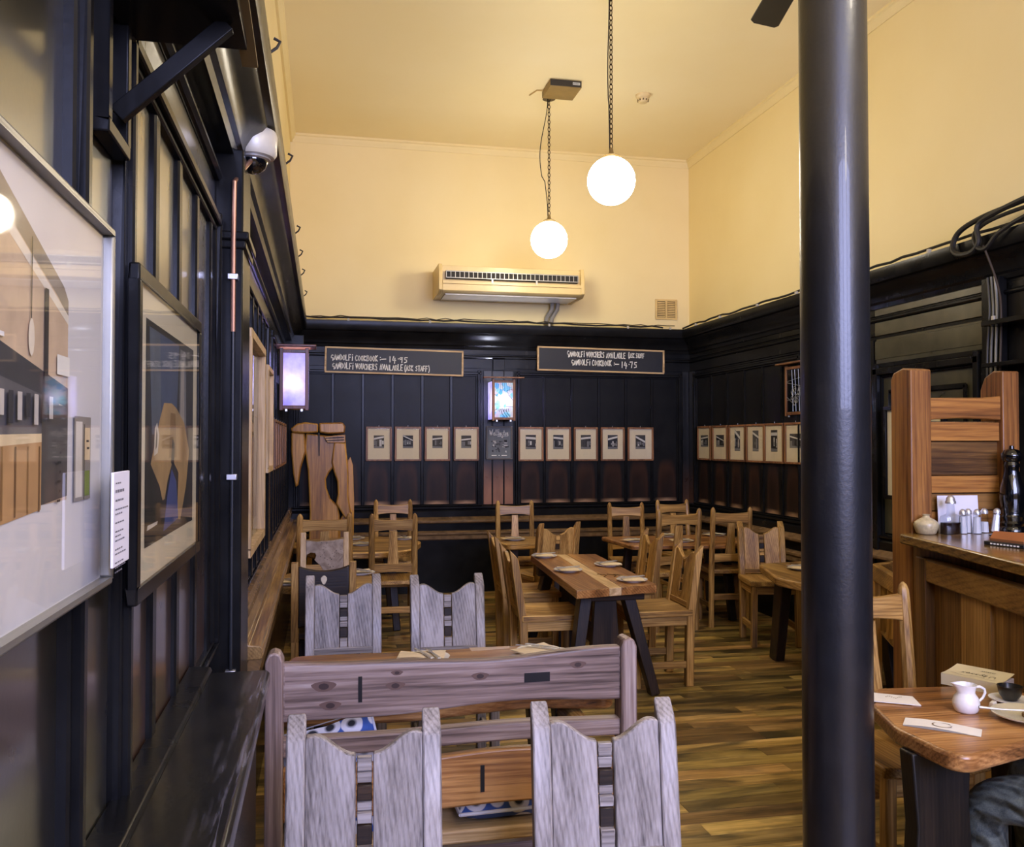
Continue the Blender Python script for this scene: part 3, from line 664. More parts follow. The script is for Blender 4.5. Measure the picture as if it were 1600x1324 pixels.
# ------------------------------------------------------------------ tables
def slab_table(name, label, poly, z, th, m, legs, legm, edge=.012, inlays=()):
    cx = sum(p[0] for p in poly) / len(poly); cy = sum(p[1] for p in poly) / len(poly)
    t = thing(name, label, 'table', (cx, cy, 0))
    P = [(x - cx, y - cy) for x, y in poly]
    MB().prism(P, XY, z - th, z).build('tabletop', m, t, bevel=edge, seg=3)
    for a, b, w, d in legs:
        MB().bar((a[0] - cx, a[1] - cy, 0), (b[0] - cx, b[1] - cy, z - th + .002), w, d, w * 1.15, d * 1.15).build('leg', legm, t, bevel=.005)
    return t, cx, cy
def round_poly(poly, r=.06, n=4):
    out = []
    for i in range(len(poly)):
        a, b, c = Vector(poly[i - 1]), Vector(poly[i]), Vector(poly[(i + 1) % len(poly)])
        u = (a - b).normalized() * min(r, (a - b).length / 2.1); v = (c - b).normalized() * min(r, (c - b).length / 2.1)
        for k in range(n + 1):
            s = k / n; q = b + u * (1 - s) ** 2 + v * s ** 2; out.append((q.x, q.y))
    return out
t, cx, cy = slab_table('settle_table', 'thick waney-edged table directly behind the settle bench', round_poly([(-.17, 3.06), (.3, 3.03), (.72, 3.10), (1.02, 3.02), (1.05, 3.45), (1.03, 3.78), (.98, 3.87), (.45, 3.85), (-.13, 3.87), (-.17, 3.5)], .07), .70, .05, table_wood('x'),
    [((-.02, 3.2), (.02, 3.24), .07, .07), ((.93, 3.2), (.88, 3.24), .07, .07), ((-.02, 3.75), (.02, 3.71), .07, .07), ((.93, 3.75), (.88, 3.71), .07, .07)], darkoak('z'))
MB().prism([(.12, .34), (.29, .36), (.30, .40), (.12, .405)], XY, .700, .7005).build('pale_band', plain('pale_inlay', 'c9b09c', .4), t, smooth=0)
o = MB().tube([(.86 - cx, 2.99 - cy, .60), (.885 - cx, 3.02 - cy, .60), (.90 - cx, 3.6 - cy, .60)], [.035, .042, .042], 14).build('bearer', oak('y'), t, bevel=.004)
# long planked table in the middle
P = [(1.47, 5.08), (2.02, 5.20), (2.10, 6.72), (1.585, 6.76)]
cx, cy = 1.79, 5.93
t = thing('long_table', 'long planked oak table with a pale strip along its middle, at the room centre', 'table', (cx, cy, 0))
def lerp(a, b, s): return (a[0] + (b[0] - a[0]) * s, a[1] + (b[1] - a[1]) * s)
for s0, s1, m in ((0, .40, table_wood('y')), (.40, .55, pale_wood('y')), (.55, 1, table_wood('y'))):
    q = [lerp(P[0], P[1], s0), lerp(P[0], P[1], s1), lerp(P[3], P[2], s1), lerp(P[3], P[2], s0)]
    MB().prism([(x - cx, y - cy) for x, y in q], XY, .67, .72).build('plank', m, t, bevel=.004)
for k, (a, b) in enumerate((((2.06, 5.36), (1.90, 5.42)), ((1.49, 5.28), (1.60, 5.36)), ((2.12, 6.52), (1.98, 6.46)), ((1.52, 6.6), (1.66, 6.5)))):
    MB().bar((a[0] - cx, a[1] - cy, 0), (b[0] - cx, b[1] - cy, .63), .06, .08, .075, .10).build('leg', darkoak('z'), t, bevel=.005)
for y in (5.40, 6.48): MB().bar((1.57 - cx, y - cy, .635), (2.0 - cx, y - cy, .635), .07, .08).build('bearer', darkoak('x'), t, bevel=.005)
MB().bar((1.78 - cx, 5.42 - cy, .3), (1.82 - cx, 6.46 - cy, .3), .06, .10, up=(0, 0, 1)).build('stretcher', darkoak('y'), t, bevel=.005)
for y, x in ((5.41, 1.75), (6.47, 1.82)): MB().bar((x - cx, y - cy, .02), (x - cx, y - cy, .62), .22, .05, .14, .05).build('trestle_panel', darkoak('z'), t, bevel=.005)
m = MB()
for px, py, a in ((1.80, 5.62, .3), (1.86, 5.60, .9), (1.90, 5.58, .2)):
    m.tube([(px - cx + .03 * math.sin(k * .9), py - cy + .028 * k - .05, .7208) for k in range(5)], .0035, 5)
m.build('carved_inlay', plain('inlay_brown', '4a2e14', .4), t, smooth=0)
L4 = lambda x0, x1, y0, y1: [((x0, y0), (x0 + .05, y0 + .05), .06, .06), ((x1, y0), (x1 - .05, y0 + .05), .06, .06), ((x1, y1), (x1 - .05, y1 - .05), .06, .06), ((x0, y1), (x0 + .05, y1 - .05), .06, .06)]
slab_table('octagon_table', 'eight-sided light oak table in front of the carved trousers', round_poly([(-.31, 7.97), (-.19, 8.45), (.35, 8.60), (.72, 8.50), (.88, 8.08), (.72, 7.46), (.46, 7.34), (-.05, 7.40)], .08), .70, .055, oak('x'), L4(-.1, .62, 7.62, 8.32), darkoak('z'))
slab_table('window_seat_table', 'small rounded oak table by the left wall, around the dark stone-set chair', round_poly([(-.27, 5.62), (.22, 5.46), (.32, 5.6), (.32, 5.98), (.25, 6.15), (-.24, 6.18)], .08), .72, .05, oak('x'), L4(-.15, .22, 5.64, 6.05), darkoak('z'))
slab_table('back_table', 'small honey-coloured table in front of the middle of the back wall', round_poly([(1.48, 7.95), (1.58, 7.56), (2.12, 7.62), (2.22, 7.9), (2.05, 8.18), (1.55, 8.2)], .05), .71, .05, oak('x'), L4(1.62, 2.08, 7.72, 8.08), darkoak('z'))
slab_table('corner_table', 'wide dark-topped table in the far right corner', round_poly([(2.56, 8.03), (2.60, 7.28), (3.45, 7.17), (3.74, 7.25), (3.74, 7.98), (3.2, 8.03)], .04), .71, .04, table_wood('x'), L4(2.72, 3.6, 7.42, 7.88), darkoak('z'))
slab_table('pillar_table', 'thick light oak table half hidden by the iron pillar', round_poly([(3.08, 5.93), (2.88, 5.3), (2.95, 4.95), (3.68, 4.92), (3.75, 5.98), (3.4, 6.0)], .05), .72, .055, oak('y'), [((3.27, 6.02), (3.24, 5.85), .07, .10), ((3.22, 5.28), (3.16, 5.34), .08, .08), ((3.62, 5.9), (3.58, 5.8), .07, .08), ((3.6, 5.1), (3.56, 5.2), .07, .08)], darkoak('z'))
# right foreground table
t, cx, cy = slab_table('foreground_table', 'warm orange-brown table with the milk jug, at the lower right', round_poly([(1.935, 2.86), (1.80, 2.68), (1.725, 2.45), (1.735, 2.22), (1.775, 2.185), (2.0, 2.25), (2.40, 2.36), (2.43, 2.62), (2.40, 2.80), (2.2, 2.83)], .03), .72, .052, table_wood('x'), [((2.36, 2.70), (2.32, 2.66), .08, .08)], darkoak('z'))
MB().prism([(-.115, 0), (.135, 0), (.115, .3), (.10, .50), (.11, .672), (-.12, .672), (-.10, .45), (-.115, .25)], lambda p_, q_, h: (1.835 + p_ - cx, 2.40 + h - cy + .15 * p_, q_), -.03, .035).build('leg', black_oak('z'), t, bevel=.006)

# ------------------------------------------------------------------ place settings
pl = thing('side_plate', '', 'plate'); MB().lathe([(.0, .004), (.055, .004), (.06, 0), (.062, .003), (.075, .007), (.098, .012), (.099, .015), (.072, .0105), (.058, .007), (0, .007)], 28).build('dish', china(), pl, smooth=50)
nk = thing('napkin', '', 'napkin')
m = MB()
def nap(u, v): return ((u - .5) * .19, (v - .5) * .125, .0175 + .005 * math.sin(u * 5) * math.sin(v * 3 + 1))
m.grid(8, 5, nap); m.grid(8, 5, lambda u, v: tuple(a + b for a, b in zip(nap(u, v), (.003, .002, .003))))
m.build('folded_sheet', kraft(), nk, smooth=50)
kn = thing('knife', '', 'knife'); MB().prism([(-.009, -.10), (.009, -.10), (.007, -.02), (-.006, -.02)], XY, .024, .030).build('handle', chrome(), kn, bevel=.002)
MB().prism([(-.006, -.02), (.007, -.02), (.009, .06), (.004, .10), (-.004, .098)], XY, .0255, .0275).build('blade', chrome(), kn)
fk = thing('fork', '', 'fork'); MB().prism([(-.008, -.095), (.008, -.095), (.004, .02), (-.004, .02)], XY, .0250, .0285).build('handle', chrome(), fk, bevel=.0015)
m = MB(); m.prism([(-.004, .02), (.004, .02), (.012, .045), (-.012, .045)], XY, .025, .028)
for k in range(4): m.box(-.0115 + k * .0067, -.0085 + k * .0067, .044, .09, .025, .0275)
m.build('tines', chrome(), fk)
def setting(x, y, z, rot, where):
    place(pl, (x, y, z), 0, 'white side plate ' + where, 'side plates laid on the tables')
    place(nk, (x - .02 * math.cos(rot), y - .02 * math.sin(rot), z), rot, 'folded buff napkin on the plate ' + where, 'napkins on the side plates')
    place(kn, (x - .012 * math.cos(rot), y, z), rot + R(28), 'steel knife on the napkin ' + where, 'knives on the napkins')
    place(fk, (x + .028 * math.cos(rot), y + .028 * math.sin(rot), z), rot + R(22), 'steel fork on the napkin ' + where, 'forks on the napkins')
for a in ((.42, 3.69, .70, R(-12), 'left of centre on the settle bench table'), (.905, 3.70, .70, R(25), 'at the right end of the settle bench table'),
          (1.66, 6.62, .72, R(80), 'at the far left corner of the long planked table'), (1.635, 5.86, .72, R(85), 'at the near left of the long planked table'),
          (1.985, 6.06, .72, R(95), 'at the far right of the long planked table'), (1.915, 5.36, .72, R(80), 'at the near right corner of the long planked table'),
          (-.20, 5.68, .72, R(10), 'left of the dark stone-set chair'), (.245, 6.02, .72, R(12), 'right of the dark stone-set chair'),
          (.335, 7.86, .70, R(15), 'nearest on the eight-sided table'), (.73, 8.26, .70, R(-10), 'at the right of the eight-sided table'), (.285, 8.36, .70, R(20), 'at the far side of the eight-sided table'),
          (1.70, 7.90, .71, R(5), 'on the small honey-coloured back table'),
          (2.72, 7.56, .71, R(20), 'at the near left of the corner table'), (3.17, 7.90, .71, R(10), 'at the far middle of the corner table'),
          (3.14, 7.45, .71, R(-5), 'at the near middle of the corner table'), (3.63, 7.86, .71, R(15), 'at the far right of the corner table'),
          (3.24, 5.60, .72, R(30), 'on the table half hidden by the pillar')): setting(*a)

# ------------------------------------------------------------------ things on the walls
# local frame: origin on the wall, x to the viewer's right, -y out of the wall, z up
def wthing(name, label, cat, side, s, z, o=.012, group=None): return thing(name, label, cat, wl(side, s, z, o), ROT[side], group)
G = [plain('print_black', '0b0b0c', .6), plain('print_dark', '2c2c2f', .6), plain('print_grey', '6f7072', .6), plain('print_light', 'c9c8c4', .6)]
MATB = plain('mat_board', 'd9cdb0', .8, var=.04)
def photo_print(m, cx, cz, w, h, y, seed):
    """little black and white shopfront: sky strip, slanting fascia, door and windows, pavement"""
    r = random.Random(seed); q = lambda pts, c, d: (setattr(m, 'cur', c), m.add([(cx + px * w, y - d, cz + pz * h) for px, pz in pts], [(0, 1, 2, 3)]))
    q([(-.5, -.5), (.5, -.5), (.5, .5), (-.5, .5)], 0, 0)
    a = r.uniform(-.12, .2); z0 = r.uniform(.12, .25); th = r.uniform(.09, .16)
    q([(-.48, z0 + a + th + .03), (.48, z0 - a + th + .03), (.48, .48), (-.48, .48)], 1, .0003)
    q([(-.48, z0 + a), (.48, z0 - a), (.48, z0 - a + th), (-.48, z0 + a + th)], 3, .0004)
    q([(-.48, -.48), (.48, -.48), (.48, -.38), (-.48, -.34)], 2, .0004)
    x = -.46
    while x < .4:
        ww = r.uniform(.08, .24); b = r.uniform(-.36, -.2); tt = z0 - .06 - r.uniform(0, .12)
        q([(x, b), (min(x + ww, .47), b), (min(x + ww, .47), tt), (x, tt)], r.choice((0, 1, 2, 2, 3)), .0005)
        if r.random() < .6: q([(x + ww * .3, b + .05), (min(x + ww * .7, .47), b + .05), (min(x + ww * .7, .47), (b + tt) / 2), (x + ww * .3, (b + tt) / 2)], r.choice((0, 3, 2)), .0007)
        x += ww + .03
    m.cur = 0
def bars(m, w, h, fw, d, y0=0.0):
    m.box(-w / 2, w / 2, -d - y0, -y0, 0, fw); m.box(-w / 2, w / 2, -d - y0, -y0, h - fw, h)
    m.box(-w / 2, -w / 2 + fw, -d - y0, -y0, fw, h - fw); m.box(w / 2 - fw, w / 2, -d - y0, -y0, fw, h - fw); return m
def photo_frame(side, s, z, w, h, label, seed, ph=(.108, .135), group='framed shopfront photographs', o=.024, fm=None):
    t = wthing('photo_frame', label, 'picture', side, s, z, o, group)
    bars(MB(), w, h, .019, .022).build('frame', fm or frame_wood('z'), t, bevel=.003)
    MB().box(-w / 2 + .015, w / 2 - .015, -.010, -.004, .015, h - .015).build('mat_board', MATB, t, smooth=0)
    m = MB(); photo_print(m, 0, h * .56, ph[0], ph[1], -.0102, seed); m.build('photograph', G, t, smooth=0)
    MB().box(-w / 2 + .017, w / 2 - .017, -.0145, -.0125, .017, h - .017).build('glass_pane', glass(), t, smooth=0)
    MB().tube([(0, -.004, h), (0, -.006, h + .014)], .0025, 6).build('hook', chrome(), t)
    return t
nth = ('first', 'second', 'third', 'fourth', 'fifth', 'sixth')
for i, (a, b) in enumerate(((.441, .709), (.742, 1.021), (1.061, 1.33), (1.371, 1.643))):
    photo_frame('back', (a + b) / 2, 1.398, b - a, .366, 'small framed shopfront photo, %s from the carved trousers on the back wall' % nth[i], i + 1)
for i, (a, b) in enumerate(((2.082, 2.362), (2.391, 2.674), (2.712, 2.984), (3.022, 3.298), (3.336, 3.638))):
    photo_frame('back', (a + b) / 2, 1.391, b - a, .374, 'small framed black and white shopfront photo, %s right of the Wellington poster' % nth[i], i + 11, (.115, .155))
for i, (a, b) in enumerate(((9.206, 8.877), (8.825, 8.475), (8.427, 8.079), (8.047, 7.69), (7.685, 7.333), (7.306, 6.963))):
    photo_frame('right', (a + b) / 2, 1.404, abs(a - b), .37, 'small framed black and white photo on the right wall, %s from the corner' % nth[i], i + 21, (.19, .125) if i in (0, 1, 5) else (.12, .20))
for i in range(6):
    photo_frame('left', 6.72 + .33 * i, 1.40, .28, .365, 'small framed photo edge-on on the left wall, %s beyond the large light frames' % nth[i], i + 31)
# Wellington poster
t = wthing('poster_frame', 'dark grey framed Wellington poster between the two rows of photos', 'picture', 'back', 1.872, 1.41, .016)
bars(MB(), .29, .362, .017, .02).build('frame', plain('grey_frame', '5b5550', .5), t, bevel=.003)
MB().box(-.13, .13, -.008, -.003, .014, .348).build('sheet', plain('poster_grey', '6f757a', .7), t, smooth=0)
m = MB()
r = random.Random(4)
for k in range(46):
    m.cur = r.choice((0, 1, 2, 2, 3)); x, z, a, b = r.uniform(-.09, .07), r.uniform(.08, .20), r.uniform(.01, .04), r.uniform(.006, .02)
    m.add([(x, -.0084 - k * 1e-5, z), (x + a, -.0084 - k * 1e-5, z + r.uniform(-.01, .01)), (x + a, -.0084 - k * 1e-5, z + b), (x, -.0084 - k * 1e-5, z + b)], [(0, 1, 2, 3)])
m.build('picture', G, t, smooth=0)
m = MB(); strokes(m, 'Wellington', -.105, .262, .058, .03, -.0092, .0032, 3, .02, width=.21)
m.add([(-.02, -.0092, .247), (.10, -.0092, .252), (.10, -.0092, .255), (-.02, -.0092, .252)], [(0, 1, 2, 3)])
m.build('title_lettering', chalk(), t, smooth=0); m = MB()
for x0, x1 in ((-.085, -.03), (-.008, .004), (.025, .085)): m.add([(x0, -.0092, .040), (x1, -.0092, .040), (x1, -.0092, .050), (x0, -.0092, .050)], [(0, 1, 2, 3)])
m.build('caption_lettering', chalk(), t, smooth=0)
# chalkboards
def chalkboard(s, z, w, h, label, lines, tilt):
    t = wthing('chalkboard', label, 'sign', 'back', s, z, .036, 'long chalkboards on the frieze'); t.rotation_euler.y = R(tilt)
    bars(MB(), w, h, .018, .022).build('frame', pale_wood('x'), t, bevel=.003)
    MB().box(-w / 2 + .014, w / 2 - .014, -.012, -.004, .014, h - .014).build('slate', slate(), t, smooth=0)
    for txt, x, zz, hh, ww, sd in lines:
        txt = txt.strip(); m = MB(); strokes(m, txt, -w / 2 + x, zz, hh * 1.08, 0, -.0126, .0046, sd, .03, width=ww); m.build('chalk_line', chalk(), t, smooth=0)
chalkboard(.74, 2.315, 1.46, .275, 'long chalkboard with cookbook price and voucher notice, above the carved trousers', [('GANDOLFi COOKBOOK', .065, .135, .052, .49, 1), (':-', .565, .135, .052, .085, 2), ('14.95', .665, .13, .056, .21, 9), ('GANDOLFi VOUCHERS AVAILABLE', .08, .045, .055, .74, 3), ('(ASK STAFF)', .83, .045, .05, .27, 4)], .8)
chalkboard(3.028, 2.375, 1.475, .27, 'long chalkboard with its voucher line on top, near the room corner', [('GANDOLFi VOUCHERS AVAILABLE', .34, .165, .055, .68, 5), ('(ASK STAFF', 1.05, .175, .045, .19, 6), ('GANDOLFi COOKBOOK', .39, .075, .055, .47, 7), (':-', .875, .072, .052, .08, 8), ('14.75', .965, .062, .058, .20, 10)], .7)
# lanterns
def lantern(side, s, z, label, lit, kind, w=.25, h=.43, d=.17, roof=(.20, .26)):
    t = wthing('wall_lantern', label, 'lantern', side, s, z, .0)
    fr = frame_wood('z') if kind != 'plain' else wood('lantern_wood', 'z', '2a1410', '5a3226', '7c4a38', .4, .2)
    y0 = -d; m = MB()
    for x in (-w / 2, w / 2 - .026): m.box(x, x + .026, y0 - .02, y0 + .006, -.01, h + .012)
    m.box(-w / 2, w / 2, y0 - .018, y0 + .004, 0, .026); m.box(-w / 2, w / 2, y0 - .018, y0 + .004, h - .026, h)
    m.build('frame', fr, t, bevel=.003)
    m = MB(); m.box(-w / 2 + .004, w / 2 - .004, -.004, 0, 0, h)
    m.box(-w / 2 + .004, w / 2 - .004, y0, -.004, 0, .006)
    m.build('back_box', BK(), t, smooth=0)
    for x in (-w / 2 + .002, w / 2 - .006): MB().box(x, x + .004, y0, -.004, .006, h - .01).build('side_glass', frosted('frosted_side') if lit else BK(), t, smooth=0)
    MB().box(-w / 2 + .024, w / 2 - .024, y0 - .010, y0 - .006, .024, h - .024).build('front_glass', frosted('stained_glass', True) if kind == 'stained' and lit else frosted('frosted_glass') if lit else plain('dark_glass', '0b0d0f', .08), t, smooth=0)
    MB().box(-w / 2 - roof[0], w / 2 + roof[1], y0 - .06, (-.26 if kind == 'stained' else 0), h + .02, h + .036).build('roof', fr, t, bevel=.004)
    for x in (-w / 2 + .05, w / 2 - .05): MB().box(x - .008, x + .008, y0 - .012, y0 - .002, -.018, 0).build('clip', chrome(), t)
    if kind == 'stained':
        m = MB(); rr = random.Random(9); W_ = w / 2 - .026; yy = y0 - .0115
        for k in range(9):
            x = -W_ + .02 + k * (2 * W_ / 9); m.tube([(x, yy, h - .03), (x - .012 + .004 * k, yy, h - .115)], .0016, 5)
        for k in range(3): m.tube([(-.03 + k * .025, yy, .11), (-.02 + k * .03, yy, .07), (.01 + k * .03, yy, .03)], .003, 5)
        for a, b in (((-W_, .10), (-W_ + .03, .12)), ((-W_, .17), (-W_ + .04, .17)), ((-W_, .27), (-W_ + .02, .26)), ((W_, .14), (.02, .14)), ((W_, .33), (.03, .31)), ((W_, .21), (.05, .27)), ((.03, .31), (.05, .28))):
            m.tube([(a[0], yy, a[1]), (b[0], yy, b[1])], .002, 5)
        for k in range(6): m.tube([(-.06 + .02 * k, yy, .09 + .012 * (k % 3)), (-.05 + .02 * k, yy, .12), (-.045 + .02 * k, yy, .085)], .003, 5)
        m.build('leading', plain('lead', '14202c', .5) if lit else plain('silver_lead', '9a9c98', .4, .6), t, smooth=0)
    if kind == 'silver':
        m = MB(); W_ = w / 2 - .026; yy = y0 - .0115; rr = random.Random(2)
        for x in (-.06, -.01, .05): m.tube([(x, yy, h - .03), (x + .01, yy, .28), (x + .02, yy, .03)], .0022, 5)
        for a, b in (((-W_, .30), (W_, .33)), ((-W_, .29), (W_, .24)), ((-W_, .13), (W_, .17)), ((-W_, .16), (0, .08))): m.tube([(a[0], yy, a[1]), (b[0], yy, b[1])], .0022, 5)
        for k in range(16):
            cx, cz, q = rr.uniform(-.06, .07), rr.uniform(.08, .23), rr.uniform(.012, .026)
            m.tube([(cx + q * math.cos(i * .9), yy, cz + q * math.sin(i * .9)) for i in range(8)], .002, 5)
        m.build('leading', plain('silver_lead', '9a9c98', .4, .6), t, smooth=0)
    if lit:
        MB().lathe([(0, -.05), (.02, -.045), (.034, -.02), (.036, .005), (.028, .03), (.014, .05), (.012, .07)], 16, (-.02 if kind == 'plain' else 0, -.105 if kind == 'plain' else -.195, h * .46)).build('bulb', emit('lantern_bulb_%d' % lit, 'e2e6ff', lit), t, smooth=60)
    return t
lantern('back', 1.872, 1.835, 'lit stained-glass wall lantern above the Wellington poster', 520, 'stained', .25, .42, .26, (.10, .09))
t = lantern('back', -.217, 1.85, 'lit frosted-glass lantern jutting from the left wall near the corner', 480, 'plain', .214, .45, .18, (.03, .055))
t.location = (-.217, 7.09, 1.85)
MB().box(-.163, -.10, -.06, -.03, .2, .26).build('bracket', BK(), t)
lantern('right', 7.115, 1.84, 'unlit wooden lantern with silver leaded glass on the right wall', 0, 'silver', .34, .43, .03, (.10, .16))
# large pictures on the left wall
def poly_art(items, name, parent, y0):
    for i, (col, pts) in enumerate(items):
        m = MB(); m.add([(x, y0 - i * .00012, z) for x, z in pts], [list(range(len(pts)))])
        yield m.build(name, plain('print_' + col, col, .7, var=.18, vs=12), parent, smooth=0)
def picture(name, label, s0, s1, z0, z1, fw, fd, fm, o, art, mat_col='dcd6c4', tilt=0.0, side='left', pane=True):
    w, h = s1 - s0, z1 - z0
    t = wthing(name, label, 'picture', side, (s0 + s1) / 2, z0, o)
    if tilt: t.rotation_euler.x = 0; t.rotation_euler = (Matrix.Rotation(ROT[side], 4, 'Z') @ Matrix.Rotation(R(tilt), 4, 'X')).to_euler()
    bars(MB(), w, h, fw, fd).build('frame', fm, t, bevel=.004)
    MB().box(-w / 2 + fw * .6, w / 2 - fw * .6, -.012, -.004, fw * .6, h - fw * .6).build('mat_board', plain('mat_' + mat_col, mat_col, .8, var=.03), t, smooth=0)
    if art:
        n = 0
        for ob in poly_art(art(w, h), 'print_area', t, -.0124): n += 1
    if pane: MB().box(-w / 2 + fw * .7, w / 2 - fw * .7, -.0185, -.0165, fw * .7, h - fw * .7).build('glass_pane', glass(), t, smooth=0)
    return t
def art_cafe(w, h):
    # pen and wash sketch of a cafe interior; x measured from the right edge of the picture, z from the bottom
    X = lambda a: w / 2 - a
    q = lambda c, a0, z0, a1, z1: (c, [(X(a0), z0), (X(a1), z0), (X(a1), z1), (X(a0), z1)])
    L = [('cbb394', [(X(.62), .14), (X(.195), .14), (X(.195), .40), (X(.215), .415), (X(.62), .55)]),
         ('8f8372', [(X(.62), .52), (X(.24), .398), (X(.195), .38), (X(.195), .40), (X(.215), .415), (X(.62), .555)]),
         ('e3dac6', [(X(.62), .50), (X(.195), .368), (X(.195), .38), (X(.62), .52)]),
         ('3a3a3e', [(X(.62), .345), (X(.195), .285), (X(.195), .26), (X(.62), .30)]),
         ('5c5a5c', [(X(.62), .30), (X(.235), .265), (X(.235), .19), (X(.62), .17)]),
         ('4a4642', [(X(.305), .26), (X(.195), .262), (X(.195), .145), (X(.305), .14)]),
         ('b58d5c', [(X(.62), .12), (X(.305), .135), (X(.305), .215), (X(.62), .205)]), ('dcc79c', [(X(.62), .205), (X(.305), .215), (X(.305), .225), (X(.62), .22)])]
    for k in range(7): L.append(('8a6638' if k % 2 else '6e4e2a', [(X(.31 + .042 * k), .133), (X(.316 + .042 * k), .133), (X(.316 + .042 * k), .21), (X(.31 + .042 * k), .21)]))
    L += [q('2e2b2a', .30, .255, .285, .40), q('2a2826', .352, .355, .349, .45), ('e8dcc4', [(X(.35) + .011 * math.cos(i * .6), .335 + .022 * math.sin(i * .6)) for i in range(11)]),
          q('f0ece0', .25, .30, .195, .325), q('2f4a45', .62, .33, .46, .42), q('f4f1ea', .62, .325, .44, .33)]
    L += [q('8d867c', .17, .135, .085, .25), q('d5cfc2', .163, .14, .13, .243), q('d9c49a', .118, .19, .09, .235), q('4a4433', .122, .135, .118, .24), q('77863c', .118, .14, .092, .175), q('2b2b2b', .11, .215, .097, .218), q('2b2b2b', .108, .205, .095, .208)]
    for k in range(6): L.append(q('241f1c', .25 - .008 * (k % 2), .14 + .012 * k, .235, .143 + .012 * k))
    for k in range(12): L.append(q('b9b2a6' if k % 2 else '2a2a2e', .60 - .028 * k, .235 + .004 * (k % 3), .585 - .028 * k, .27))
    return L
m_sil = plain('silver_frame', '8f8d84', .35, .6, var=.08)
picture('sketch_picture', 'big silver-framed pen sketch of a cafe interior, nearest on the left wall', .72, 1.452, 1.385, 1.925, .011, .028, m_sil, .04, art_cafe, 'd6d4d2')
t = thing('caption_card', 'white printed caption card tucked at the corner of the big silver-framed sketch', 'card', wl('left', 1.393, 1.432, .088), ROT['left'])
MB().box(-.052, .052, -.004, 0, -.01, .125).build('card', plain('card_white', 'dedce6', .6, var=.03), t, bevel=.001)
m = MB(); zz = .108; rr = random.Random(3)
for n_, h_ in ((1, .003), (1, .006), (1, .004), (2, .003), (1, .003), (3, .003), (2, .003), (3, .003)):
    for k in range(n_):
        x = -.042
        while x < -.042 + rr.uniform(.03, .075):
            l_ = rr.uniform(.006, .014); m.add([(x, -.0044, zz), (x + l_, -.0044, zz), (x + l_, -.0044, zz + h_ * .7), (x, -.0044, zz + h_ * .7)], [(0, 1, 2, 3)]); x += l_ + .003
        zz -= .0065
    zz -= .006
m.build('print', plain('text_grey', '6c6a74', .8), t, smooth=0)
def art_trousers(w, h):
    P = lambda pts: [(-w / 2 + u * w, v * h) for u, v in pts]
    return [('26272a', P([(.12, .15), (.88, .15), (.88, .86), (.12, .86)])), ('41506e', P([(.34, .45), (.55, .45), (.6, .84), (.3, .84)])), ('55606f', P([(.2, .5), (.33, .5), (.3, .84), (.16, .84)])),
            ('6f6f72', P([(.6, .45), (.74, .5), (.72, .83), (.62, .83)])), ('a09a92', P([(.62, .52), (.70, .53), (.69, .80), (.64, .78)])),
            ('b09160', P([(.18, .40), (.30, .55), (.36, .61), (.48, .615), (.56, .60), (.70, .55), (.80, .44), (.74, .30), (.64, .18), (.58, .19), (.60, .36), (.50, .41), (.42, .34), (.38, .28), (.26, .27), (.20, .33)])),
            ('8c6c3e', P([(.44, .42), (.56, .42), (.54, .58), (.46, .58)])), ('1d1a17', P([(.47, .40), (.52, .39), (.53, .47), (.49, .49)])), ('3f4f86', P([(.36, .17), (.60, .19), (.56, .33), (.48, .38), (.42, .30)])), ('20211f', P([(.12, .15), (.34, .15), (.36, .26), (.30, .33), (.16, .42), (.12, .42)])),
            ('d8d4c4', P([(.14, .20), (.27, .205), (.28, .215), (.15, .215)])), ('d9d2c0', P([(.22, .43), (.27, .44), (.29, .50), (.26, .54), (.23, .52)])), ('2b2a2c', P([(.24, .45), (.26, .46), (.265, .50), (.25, .52)]))]
picture('trousers_picture', 'black-framed picture of wooden trousers and blue cloth, second along the left wall', 1.70, 2.53, 1.305, 1.925, .030, .020, BK(), .036, art_trousers, 'd8d0b4')
def art_dark(w, h):
    P = lambda pts: [(-w / 2 + u * w, v * h) for u, v in pts]
    return [('8d8c7c', P([(.06, .08), (.94, .08), (.94, .94), (.06, .94)])), ('35363a', P([(.1, .12), (.9, .12), (.9, .42), (.7, .52), (.5, .6), (.3, .5), (.1, .4)])), ('1f2022', P([(.3, .2), (.6, .18), (.66, .5), (.5, .58), (.36, .48)])), ('5b5c60', P([(.55, .3), (.86, .2), (.8, .45)])), ('2f2f30', P([(.06, .635), (.94, .625), (.94, .63), (.06, .645)]))]
picture('pale_framed_picture', 'tall picture in a deep pale wood frame beside the copper pipe', 4.09, 5.07, 1.085, 2.11, .04, .05, pale_wood('z'), .02, art_dark, '9a998a')
picture('narrow_framed_picture', 'smaller pale wood framed picture just beyond the tall pale-framed one', 5.32, 5.82, 1.42, 2.05, .03, .04, pale_wood('z'), .032, lambda w, h: [('6d6a60', [(-w * .3, h * .2), (w * .3, h * .2), (w * .3, h * .8), (-w * .3, h * .8)])], 'd9cdb0')
picture('black_framed_picture', 'black-framed picture with a wide cream mount, behind the counter end panel', 5.15, 5.80, 1.185, 1.86, .03, .03, BK(), .062, lambda w, h: [('5a5a52', [(-w * .2, h * .3), (w * .2, h * .3), (w * .2, h * .7), (-w * .2, h * .7)])], 'd9cfae', side='right')

